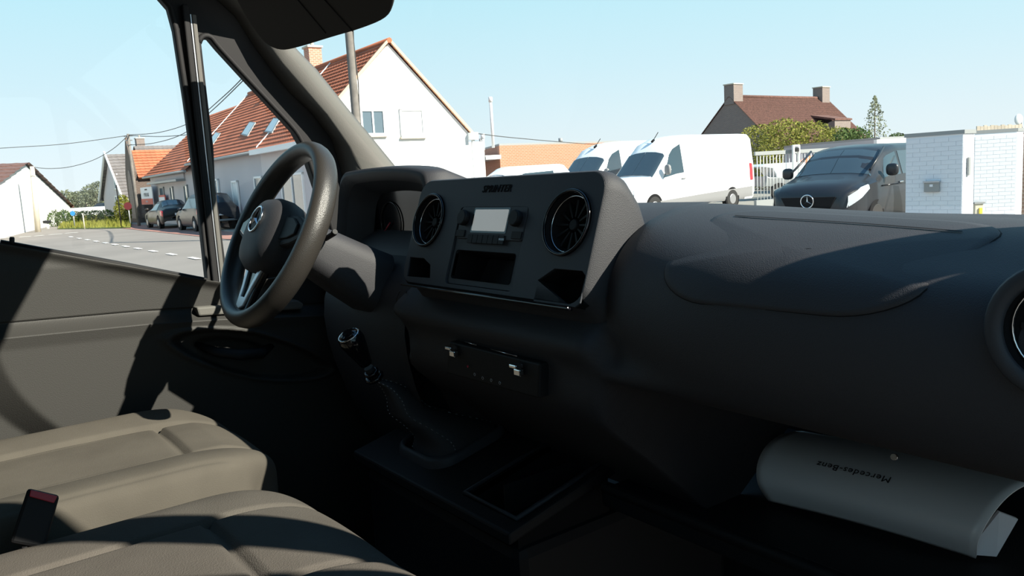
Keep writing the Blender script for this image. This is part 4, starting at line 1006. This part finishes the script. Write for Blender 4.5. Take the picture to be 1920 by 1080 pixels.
B().box(wpt(-.02, 0, .47), (.05, .52, .11), Matrix((hx_, side, UP)).transposed()).build('number_plate', 'banner_white', t, bevel=.005)
B().tube([wpt(x, sec(x)[4]+.006, 1.0) for x in (1.2, 2.3, 3.4, 4.4)], .012, 4).build('side_crease', 'gloss', t)
B().box(wpt(2.25, sec(2.3)[4]+.015, 1.03), (.18, .03, .035), Matrix((hx_, side, UP)).transposed()).build('door_handle', 'chrome', t, bevel=.01)
# dark saloon and dark estate parked by the shop, seen from behind
CH = (KV).normalized()
def car(name, label, o, kind, m):
    if kind == 'saloon': st = [(0, .35, .6, .68, .70, .6), (.1, .25, .72, .8, .82, .68), (1.1, .22, .85, .95, .88, .7), (1.3, .22, .88, 1.05, .88, .68), (1.95, .22, .9, 1.40, .88, .55), (3.0, .22, .92, 1.42, .88, .56), (3.8, .22, .94, 1.08, .88, .66), (4.4, .25, .9, 1.0, .86, .68), (4.5, .35, .8, .9, .80, .6)]
    else: st = [(0, .35, .65, .75, .70, .6), (.1, .25, .78, .88, .84, .7), (.9, .22, .92, 1.05, .88, .72), (1.1, .22, .95, 1.15, .88, .7), (1.9, .22, .98, 1.62, .88, .62), (3.9, .22, 1.0, 1.62, .88, .64), (4.45, .3, .98, 1.15, .86, .68), (4.55, .4, .8, .9, .80, .62)]
    t, pt, wpt, pa_, wheel, hx_, side, sec = vehicle(name, label, o, CH, 4.5, 1.8, st, m, {'cat': 'car'})
    e = 3.0 if kind == 'saloon' else 3.95
    for s in (1, -1):
        pa_('side_window', [(1.6, 3.1), (e+.3, 3.1), (e-.1, 4.8), (1.95, 4.8)], 'carglass', sgn=s, nx=14)
        pa_('rear_window', [(e+.08, 5.4), (e+.08, 7.99), (e+.62, 7.99), (e+.6, 5.3)] if kind == 'saloon' else [(e+.03, 5.4), (e+.03, 7.99), (e+.45, 7.99), (e+.43, 5.3)], 'carglass', sgn=s)
        pa_('windscreen', [(1.35, 5.4), (1.35, 7.99), (1.85, 7.99), (1.85, 5.4)], 'carglass', sgn=s)
        pa_('tail_lamp', [(4.10, 2.4), (4.48, 2.2), (4.47, 3.2), (4.12, 3.2)], 'redlens', sgn=s, off=.012)
        wheel(.85, s, .31); wheel(3.6, s, .31)
        m0 = wpt(1.55, s*(sec(1.4)[4]+.08), 1.0); B().ellip(m0, (.06, .10, .07), Matrix((hx_, side, UP)).transposed()).build('door_mirror', m, t)
    B().box(wpt(4.52, 0, .72), (.03, .5, .11), Matrix((hx_, side, UP)).transposed()).build('number_plate', 'banner_white', t)
    B().tube([wpt(4.50, -.75, .45), wpt(4.55, 0, .45), wpt(4.50, .75, .45)], .05, 6).build('rear_bumper', 'sill' if kind != 'saloon' else m, t)
    return t
c = at(341, 428, 40.5); car('saloon_car', 'dark saloon car parked before the shop, seen from behind', V((c.x, c.y, 0))+CH*4.5, 'saloon', 'carbrown')
c = at(416, 431, 35.0); car('estate_car', 'dark blue estate car parked nearest, between window pillar and steering wheel', V((c.x, c.y, 0))+CH*4.55, 'estate', 'carblue')

# ------------------------------------------------------------------ gate, pier, walls
gt = thing('sliding_gate', 'grey metal sliding gate with pale upright bars beside the black van', 'gate', G(9.5, 27.5))
gz = 27.2
ga, gb = at(1416, 375, gz-1.2), at(1700, 300, gz+1.6); gd = V((gb.x-ga.x, gb.y-ga.y, 0)); gl_ = gd.length; gd.normalize()
gnm = gd.cross(UP)
g0_ = V((ga.x, ga.y, 0)); zt_ = hit(1450, 284, g0_, gnm).z; zb_ = hit(1450, 373, g0_, gnm).z
axg = Matrix((gd, gnm, UP)).transposed()
B().box(g0_+gd*gl_/2+UP*(zt_-.04), (gl_, .08, .12), axg).build('top_rail', 'metalgrey', gt)
B().box(g0_+gd*gl_/2+UP*(zb_-.13), (gl_, .12, .26), axg).build('bottom_beam', 'metalgrey', gt)
n = int(gl_/.135)
bar = None
for i in range(n):
    p = g0_+gd*(.1+.135*i)
    if bar is None:
        bar = B().tube([V((0, 0, 0)), V((0, 0, zt_-zb_))], .013, 6).build('bar', 'metalwhite', gt); bar.location = p+UP*zb_; first = bar
    else:
        b2 = first.copy(); COL.objects.link(b2); b2.location = p+UP*zb_
gp_ = thing('gate_post', 'tall twin white guide posts in the middle of the gate', 'post', G(9.5, 26.9))
for px in (1487.5, 1497.5):
    p = hit(px, 272, g0_+gnm*.2, gnm); B().box(V((p.x, p.y, p.z/2)), (.07, .07, p.z), axg).build('post', 'metalwhite', gp_, bevel=.01)
p = hit(1492.5, 273, g0_+gnm*.2, gnm); B().box(p, (.22, .08, .06), axg).build('head_plate', 'metalwhite', gp_)
p = hit(1493, 281, g0_+gnm*.2, gnm); B().box(p, (.14, .12, .12), axg).build('roller_box', 'dark', gp_)

# white brick pier with letter box
def brick_block(name, label, c_left, c_right, side_right, f_note, ztop, z0, bl=.22, bh=.072, capm='metalgrey'):
    """c_left, c_right: ground points of the front face; side_right: third corner of the narrow side"""
    o = thing(name, label, 'wall', c_left)
    poly = [c_left, c_right, side_right, side_right+(c_left-c_right)]
    B().prism(poly, UP*ztop).build('core', 'mortar', o)
    proto = {}
    for a, b_ in ((c_left, c_right), (c_right, side_right)):
        L = (b_-a).length; d = (b_-a).normalized(); nm = d.cross(UP); axm = Matrix((d, nm, UP)).transposed()
        k = 0; z = z0
        while z+bh < ztop:
            x = 0 if k % 2 == 0 else -bl/2
            while x < L-.01:
                x0, x1 = max(0, x), min(L, x+bl)
                if x1-x0 > .03:
                    w = round(x1-x0-.005, 3)
                    key = (w,)
                    if key not in proto:
                        proto[key] = B().box((0, 0, 0), (w, .03, bh-.006)).build('brick', 'whitebrick', o); q = proto[key]
                    else: q = proto[key].copy(); COL.objects.link(q)
                    q.rotation_euler = (0, 0, math.atan2(d.y, d.x)); q.location = a+d*(x0+x1)/2+UP*(z+bh/2)-nm*.009
                x += bl
            z += bh; k += 1
    cen = sum(poly, V())/4
    B().prism([cen+(p-cen)*1.06+UP*ztop for p in poly], UP*.06).build('coping', capm, o)
    return o
pf = 13.4
A_ = at(1699, 255, pf); B_ = at(1806, 248, 12.75); zt2 = at(1806, 248, 12.75).z
S_ = V((B_.x, B_.y, 0)) + (RT*.79*.40+FW*.61*.40)
pier = brick_block('brick_pier', 'white painted brick pier with letter box in front of the black van', V((A_.x, A_.y, 0)), V((B_.x, B_.y, 0)), S_, '', zt2-.02, .30)
pd = (V((B_.x, B_.y, 0))-V((A_.x, A_.y, 0))).normalized(); pnm = pd.cross(UP)
if pnm.dot(FW) > 0: pnm = -pnm
lb = thing('letter_box', 'grey steel letter box set in the white brick pier', 'letter box', hit(1750, 360, V((A_.x, A_.y, 0)), pnm))
a = hit(1735, 341, V((A_.x, A_.y, 0)), pnm); b_ = hit(1763, 359, V((A_.x, A_.y, 0)), pnm); cx = (a+b_)/2+pnm*.035
axp = Matrix((pd, pnm, UP)).transposed(); wl_ = (b_-a).dot(pd)
B().box(cx, (wl_, .05, abs(a.z-b_.z)), axp).build('box_body', 'metalgrey', lb, bevel=.004)
B().box(cx+UP*(abs(a.z-b_.z)/2)+pnm*.015, (wl_*1.08, .07, .025), axp).build('flap', 'silver', lb)
B().box(cx+pnm*.03+UP*.02, (.05, .01, .04), axp).build('name_plate', 'banner_white', lb)
vs2 = thing('wall_grille', 'narrow dark upright slot on the narrow side of the pier', 'vent', B_)
sdv = (S_-V((B_.x, B_.y, 0))).normalized(); sq = V((B_.x, B_.y, 0))+sdv*.20
zq = hit(1813, 312, sq, RT.cross(UP)); 
snm = sdv.cross(UP); snm = snm if snm.dot(CAM-B_) > 0 else -snm
q1 = hit(1813, 295, V((B_.x, B_.y, 0)), snm); q2 = hit(1813, 329, V((B_.x, B_.y, 0)), snm)
B().box((q1+q2)/2+snm*.03, (.07, .03, abs(q1.z-q2.z)), Matrix((sdv, snm, UP)).transposed()).build('slot', 'metalgrey', vs2, bevel=.003)
# white brick garden wall right of it
A2 = at(1828, 251, 15.6); B2 = at(1907, 247, 15.45)
S2 = V((B2.x, B2.y, 0)) + RT*.25+FW*.2
brick_block('garden_wall', 'white brick garden wall right of the pier, dark coping', V((A2.x, A2.y, 0)), V((B2.x, B2.y, 0)), S2, '', A2.z, .25, bl=.22, bh=.072)
dw = thing('brown_wall', 'dark brown wall edge at the right border behind the white wall', 'wall', G(10.4, 16.4))
a = at(1912, 250, 16.3); B().prism([V((a.x, a.y, 0)), V((a.x, a.y, 0))+RT*1.5, V((a.x, a.y, 0))+RT*1.5+FW*.3, V((a.x, a.y, 0))+FW*.3], UP*a.z).build('wall', 'brick_old', dw)
fw_ = thing('plank_fence', 'pale wooden plank fence rising above the white garden wall', 'fence', at(1870, 247, 17.5))
a, b_ = at(1831, 236, 17.4), at(1916, 232, 17.4); dn = (b_-a); n = 13
for i in range(n):
    p = a+dn*(i+.5)/n; wv = dn.length/n*.93; hh = p.z+random.uniform(-.02, .02)
    B().box(V((p.x, p.y, hh/2+.6)), (wv, .03, hh-1.2), Matrix((RT, FW, UP)).transposed()).build('plank', 'plank', fw_)
B().box(V(((a+b_)/2).to_tuple())-UP*.5+FW*.04, (dn.length, .05, .09), Matrix((RT, FW, UP)).transposed()).build('rail', 'plank', fw_)
B().box(V(((a+b_)/2).to_tuple())*1.0-UP*((a.z+b_.z)/4+.3)+FW*.04, (.1, .1, (a.z+b_.z)/2-.5), Matrix((RT, FW, UP)).transposed()).build('fence_post', 'plank', fw_)
hr, P4 = gable_house('house', 'tiny distant house roof above the plank fence', (53.6, 88), 1.2, 1.2, 3.75, 3.1, 'brick_old', 'brick_dark', 'slate', 6, 12)
eb = thing('meter_box', 'small pale meter box standing at the foot of the pier', 'box', G(8.4, 14.2))
p = at(1830, 380, 14.2); B().box(V((p.x, p.y, p.z/2)), (.15, .2, p.z), Matrix((RT, FW, UP)).transposed()).build('cabinet', 'concrete', eb, bevel=.01)
B().box(V((p.x, p.y, p.z)), (.19, .24, .03), Matrix((RT, FW, UP)).transposed()).build('lid', 'metalgrey', eb)
B().box(V((p.x, p.y, p.z-.14))-FW*.11+RT*.02, (.05, .02, .10), Matrix((RT, FW, UP)).transposed()).build('yellow_label', 'signyellow', eb)
# satellite dish at the right border
sdz = thing('satellite_dish', 'pale satellite dish at the upper right border', 'satellite dish', at(1912, 232, 22))
c = at(1910, 224, 22); B().ellip(c, (.12, .04, .15), Matrix((RT, FW, UP)).transposed()).build('dish', 'metalwhite', sdz)
B().tube([c+RT*.05, c+RT*.15-UP*.4, V((c.x, c.y, 0))+RT*.15], .03, 6).build('mast', 'metalgrey', sdz)
# machines behind the gate
tk = thing('pickup_truck', 'white truck cab parked behind the gate bars', 'truck', G(13.2, 33))
a = at(1460, 306, 33); axv = Matrix((RT, FW, UP)).transposed()
B().prism([a+RT*x+UP*(z-a.z) for x, z in ((-.75, a.z-.1), (-.5, a.z), (1.0, a.z), (1.55, a.z-.45), (1.5, a.z-.62), (-.05, a.z-.6), (-.25, a.z-.2))], FW*1.7).build('cab_roof', 'carwhite', tk, bevel=.03)
B().prism([a+RT*x+UP*(z-a.z) for x, z in ((-.35, a.z-.55), (1.3, a.z-.62), (1.3, .55), (-.6, .55), (-.5, 1.0))], FW*1.6).build('cab_body', 'metalgrey', tk, bevel=.04)
for x in (0, 1.0): B().disc(V((a.x, a.y, .35))+RT*x-FW*.02, FW, .35, .25, 24).build('wheel', 'tyre', tk)
dg = thing('orange_digger', 'orange machine with a bent arm behind the gate', 'digger', G(14.4, 34))
a = at(1500, 330, 35.4)
B().tube([V((a.x, a.y, .6))-RT*.6, at(1480, 345, 35.4), at(1497, 308, 35.4), at(1520, 300, 35.4), at(1548, 302, 35.4), at(1560, 322, 35.4)], [.16, .14, .16, .20, .22, .18], 8).build('boom', 'orange', dg)
B().box(at(1545, 318, 34.2), (1.6, .8, .8), axv).build('engine_cover', 'orange', dg, bevel=.08)
B().ring(at(1478, 335, 33.2), FW, .17, .05, 20, 8).build('ring_coupler', 'orange', dg)
B().box(V((a.x, a.y, .35))+RT*.5, (1.8, 1.0, .7), axv).build('track_frame', 'dark', dg, bevel=.1)

# ------------------------------------------------------------------ poles, signs, cables
pw = thing('utility_pole', 'thick weathered wooden utility pole standing before the white gable', 'utility pole', V((at(666, 200, 25).x, at(666, 200, 25).y, 0)))
p = at(664, 180, 25); b0 = V((p.x, p.y, 0)); B().tube([b0, b0+UP*3, b0+UP*6, b0+UP*8.6], [.14, .13, .12, .105], 14).build('pole', 'wood_pole', pw)
B().tube([b0+RT*.14+UP*z+RT*.02*math.sin(z*3) for z in [.5+.6*i for i in range(14)]], .018, 5).build('cable', 'wire', pw)
pc = thing('utility_pole', 'slim concrete utility pole carrying the cables before the old brick gable', 'utility pole', V((at(250, 340, 47).x, at(250, 340, 47).y, 0)))
p = at(246, 300, 47); c0_ = V((p.x, p.y, 0)); topc = c0_+UP*at(240, 251, 47).z
B().tube([c0_, topc], [.10, .08], 6).build('pole', 'wood_pole', pc)
for i in range(3): B().box(topc-UP*(.12+.25*i), (.5-.1*i, .06, .06), Matrix((RT, FW, UP)).transposed()).build('cross_arm', 'metalgrey', pc)
pl_ = thing('utility_pole', 'pale pole leaning in front of the left white house gable', 'utility pole', V((at(70, 432, 48).x, at(70, 432, 48).y, 0)))
a, b_ = at(60, 312, 47), at(71, 432, 47); B().tube([V((b_.x, b_.y, 0)), a], [.16, .12], 10).build('pole', 'concrete', pl_)
B().tube([a-UP*.1-RT*.1, a-UP*.1+RT*.1], .05, 6).build('insulator', 'metalgrey', pl_)
def cable(pts, label, r=.018):
    c = B().tube(catmull(pts, 8), r, 5).build('overhead_cable', 'wire'); tag(c, label, 'cable', None); return c
cable([at(-150, 290, 44), at(0, 278, 45), at(120, 270, 46), at(240, 254, 47)], 'overhead cable from the concrete pole to the left picture edge')
cable([at(60, 313, 47), at(90, 316, 47), at(130, 313, 47), at(175, 300, 47), at(212, 279, 47), at(239, 255, 47)], 'sagging cable between the concrete pole and the pale leaning pole')
cable([at(241, 254, 47), at(300, 256, 44), at(360, 252, 41)], 'level cable from the concrete pole towards the window pillar')
cable([at(241, 272, 47), at(290, 268, 44), at(345, 250, 40), at(400, 205, 34), at(460, 147, 27)], 'lower cable rising from the concrete pole above the orange roofs')
cable([at(241, 253, 47), at(300, 248, 44), at(360, 228, 40), at(420, 180, 32), at(470, 130, 27)], 'upper cable rising from the concrete pole above the orange roofs')
cable([at(893, 250, 33), at(960, 258, 38), at(1090, 269, 44), at(1200, 274, 50)], 'thin cable from the white gable over the orange brick building')
def sign(name, label, cat, px, ytop, ybot, f, **k):
    p = at(px, ytop, f); b_ = V((p.x, p.y, 0)); t = thing(name, label, cat, b_)
    B().tube([b_, V((p.x, p.y, p.z))], k.get('r', .035), 8).build('post', k.get('m', 'metalgrey'), t); return t, p
t, p = sign('sign_post', 'tall grey sign post standing in the grass verge', 'post', 218, 347, 428, 45, r=.035, m='dark')
t, p = sign('traffic_sign', 'round red traffic sign beside the old brick gable', 'traffic sign', 240, 383, 425, 46)
B().disc(p-FW*.05-UP*.1, FW, .22, .02, 24).build('sign_disc', 'signred', t)
t, p = sign('traffic_sign', 'blue traffic sign behind the verge hedge', 'traffic sign', 137, 400, 425, 50)
B().disc(p-FW*.05, FW, .15, .02, 24).build('sign_disc', 'signblue', t)
t, p = sign('marker_post', 'short white marker post in the grass verge', 'post', 155, 400, 418, 47, m='concrete', r=.03)
t, p = sign('mailbox_post', 'dark mailbox on a white stand by the left white house', 'letter box', 88, 416, 428, 52, m='frame_white', r=.10)
B().box(p, (.4, .3, .18), Matrix((RT, FW, UP)).transposed()).build('box', 'dark', t, bevel=.04)

# ------------------------------------------------------------------ greenery
def foliage(name, label, cat, blobs, n, size, m, seed=1, trunk=None, group=None, cone=False):
    rnd = random.Random(seed); c0 = blobs[0][0]
    t = thing(name, label, cat, V((c0.x, c0.y, 0)), group)
    b = B()
    tot = sum(r[0]*r[2] for _, r in blobs)
    for c, r in blobs:
        for _ in range(int(n*r[0]*r[2]/tot)):
            u = V((rnd.gauss(0, 1), rnd.gauss(0, 1), rnd.gauss(0, 1))).normalized(); k = rnd.uniform(.55, 1)**.5
            if cone:
                h = rnd.random()**1.3; a = rnd.uniform(0, 2*PI); rr = r[0]*(1-h)**.8*rnd.uniform(.3, 1); p = c+V((rr*math.cos(a), rr*math.sin(a), r[2]*h))
            else: p = c + RT*u.x*r[0]*k + FW*u.y*r[1]*k + UP*u.z*r[2]*k
            if p.z < .02: continue
            e = V((rnd.gauss(0, 1), rnd.gauss(0, 1), rnd.gauss(0, 1))).normalized(); w = e.orthogonal().normalized(); s = size*rnd.uniform(.6, 1.3)
            b.add([p-e*s, p+w*s*.5, p+e*s, p-w*s*.5], [(0, 1, 2, 3)])
    b.build('leaves', m, t, kind='stuff', fix=False)
    if trunk:
        for p0, p1, r0, r1 in trunk: B().tube([p0, p0.lerp(p1, .5), p1], [r0, (r0+r1)/2, r1], 7).build('trunk', 'bark', t)
    return t
def gnd(p): return V((p.x, p.y, 0))
hb1 = [at(1425, 285, 47), at(1470, 280, 46), at(1520, 285, 46), at(1570, 290, 47)]
foliage('hedge', 'yellow-green bushy hedge behind the gate and the nearest white van', 'hedge', [(V((p.x, p.y, z)), (1.7, 1.1, h)) for p, z, h in zip(hb1, (1.9, 1.9, 1.9, 1.7), (1.9, 2.1, 1.9, 1.7))], 15000, .075, 'leaf_yellow', 2, trunk=[(gnd(p), V((p.x, p.y, 1.4)), .08, .04) for p in hb1])
hc1 = [at(1610, 290, 44), at(1588, 290, 44)]
foliage('bush', 'darker green bush right of the yellow hedge', 'bush', [(V((p.x, p.y, 1.6)), (1.0, 1.0, 1.6)) for p in hc1], 4000, .08, 'leaf_green', 3, trunk=[(gnd(hc1[0]), V((hc1[0].x, hc1[0].y, 1.2)), .06, .03)])
p = at(1640, 290, 44)
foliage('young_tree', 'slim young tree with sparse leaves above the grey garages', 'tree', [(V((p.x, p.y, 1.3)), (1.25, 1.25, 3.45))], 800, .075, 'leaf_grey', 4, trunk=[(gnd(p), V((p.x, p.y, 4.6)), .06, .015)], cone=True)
p = at(1682, 290, 55)
foliage('shrub', 'small green shrub top beside the white fascia of the garages', 'bush', [(V((p.x, p.y, 2.0)), (.9, .8, 1.0))], 1200, .09, 'leaf_green', 5, trunk=[(gnd(p), V((p.x, p.y, 1.4)), .05, .03)])
tr_p = [at(160, 370, 95), at(180, 362, 95), at(150, 380, 95)]
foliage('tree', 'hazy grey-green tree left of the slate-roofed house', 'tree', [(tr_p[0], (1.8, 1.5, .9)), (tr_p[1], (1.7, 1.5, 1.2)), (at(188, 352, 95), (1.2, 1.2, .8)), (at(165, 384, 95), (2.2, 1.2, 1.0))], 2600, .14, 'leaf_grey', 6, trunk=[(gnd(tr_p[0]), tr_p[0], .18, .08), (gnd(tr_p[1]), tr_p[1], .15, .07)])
p = at(233, 400, 50)
foliage('tall_plants', 'tall bright green leafy plants beside the old brick gable', 'plants', [(V((p.x, p.y, .95)), (.45, .45, 1.0)), (V((p.x, p.y, .9))-RT*.1, (.5, .5, .7))], 1600, .07, 'leaf_yellow', 7, trunk=[(gnd(p), V((p.x, p.y, 1.5)), .02, .01)])
vg = [hit(px, py, (0, 0, 0), UP) for px, py in ((108, 430), (245, 428), (247, 408), (150, 408))]
B().prism([p+UP*.005 for p in vg], UP*.05).build('grass_verge', 'grass', kind='structure')
rnd = random.Random(9); b = B()
for _ in range(5000):
    a, c = rnd.random(), rnd.random(); p = vg[0].lerp(vg[1], a).lerp(vg[3].lerp(vg[2], a), c); h = rnd.uniform(.15, .45); w = RT*rnd.uniform(.02, .05)
    d = V((rnd.uniform(-.1, .1), rnd.uniform(-.1, .1), h)); b.add([p-w, p+w, p+d], [(0, 1, 2)])
tag(b.build('verge_grass', 'leaf_yellow', fix=False), 'long sunlit grass growing on the verge at the road edge', 'grass', kind='stuff')
hg = [at(px, 410, 56) for px in (105, 120, 140, 160, 180, 200)]
foliage('low_hedge', 'low clipped dark green hedge behind the grass verge', 'hedge', [(V((p.x, p.y, .45)), (.6, .5, .55 if i > 1 else .7)) for i, p in enumerate(hg)], 5000, .06, 'leaf_green', 8, trunk=[(gnd(hg[0]), V((hg[0].x, hg[0].y, .4)), .03, .02)])
lw = thing('low_white_building', 'low white wall and grey roof on the horizon beyond the hedge', 'building', G(-45, 88))
a, c = at(126, 391, 85), at(200, 392, 85); B().prism([gnd(a), gnd(c), gnd(c)+FW*3, gnd(a)+FW*3], UP*a.z).build('wall', 'white_wall', lw)
a, c = at(168, 382, 88), at(212, 382, 88); B().prism([gnd(a)+UP*.8, gnd(c)+UP*.8, c+FW*.5, a+RT*.6+FW*.5], FW*3).build('roof', 'slate', lw)
# distant tree line closing the horizon
rnd = random.Random(11)
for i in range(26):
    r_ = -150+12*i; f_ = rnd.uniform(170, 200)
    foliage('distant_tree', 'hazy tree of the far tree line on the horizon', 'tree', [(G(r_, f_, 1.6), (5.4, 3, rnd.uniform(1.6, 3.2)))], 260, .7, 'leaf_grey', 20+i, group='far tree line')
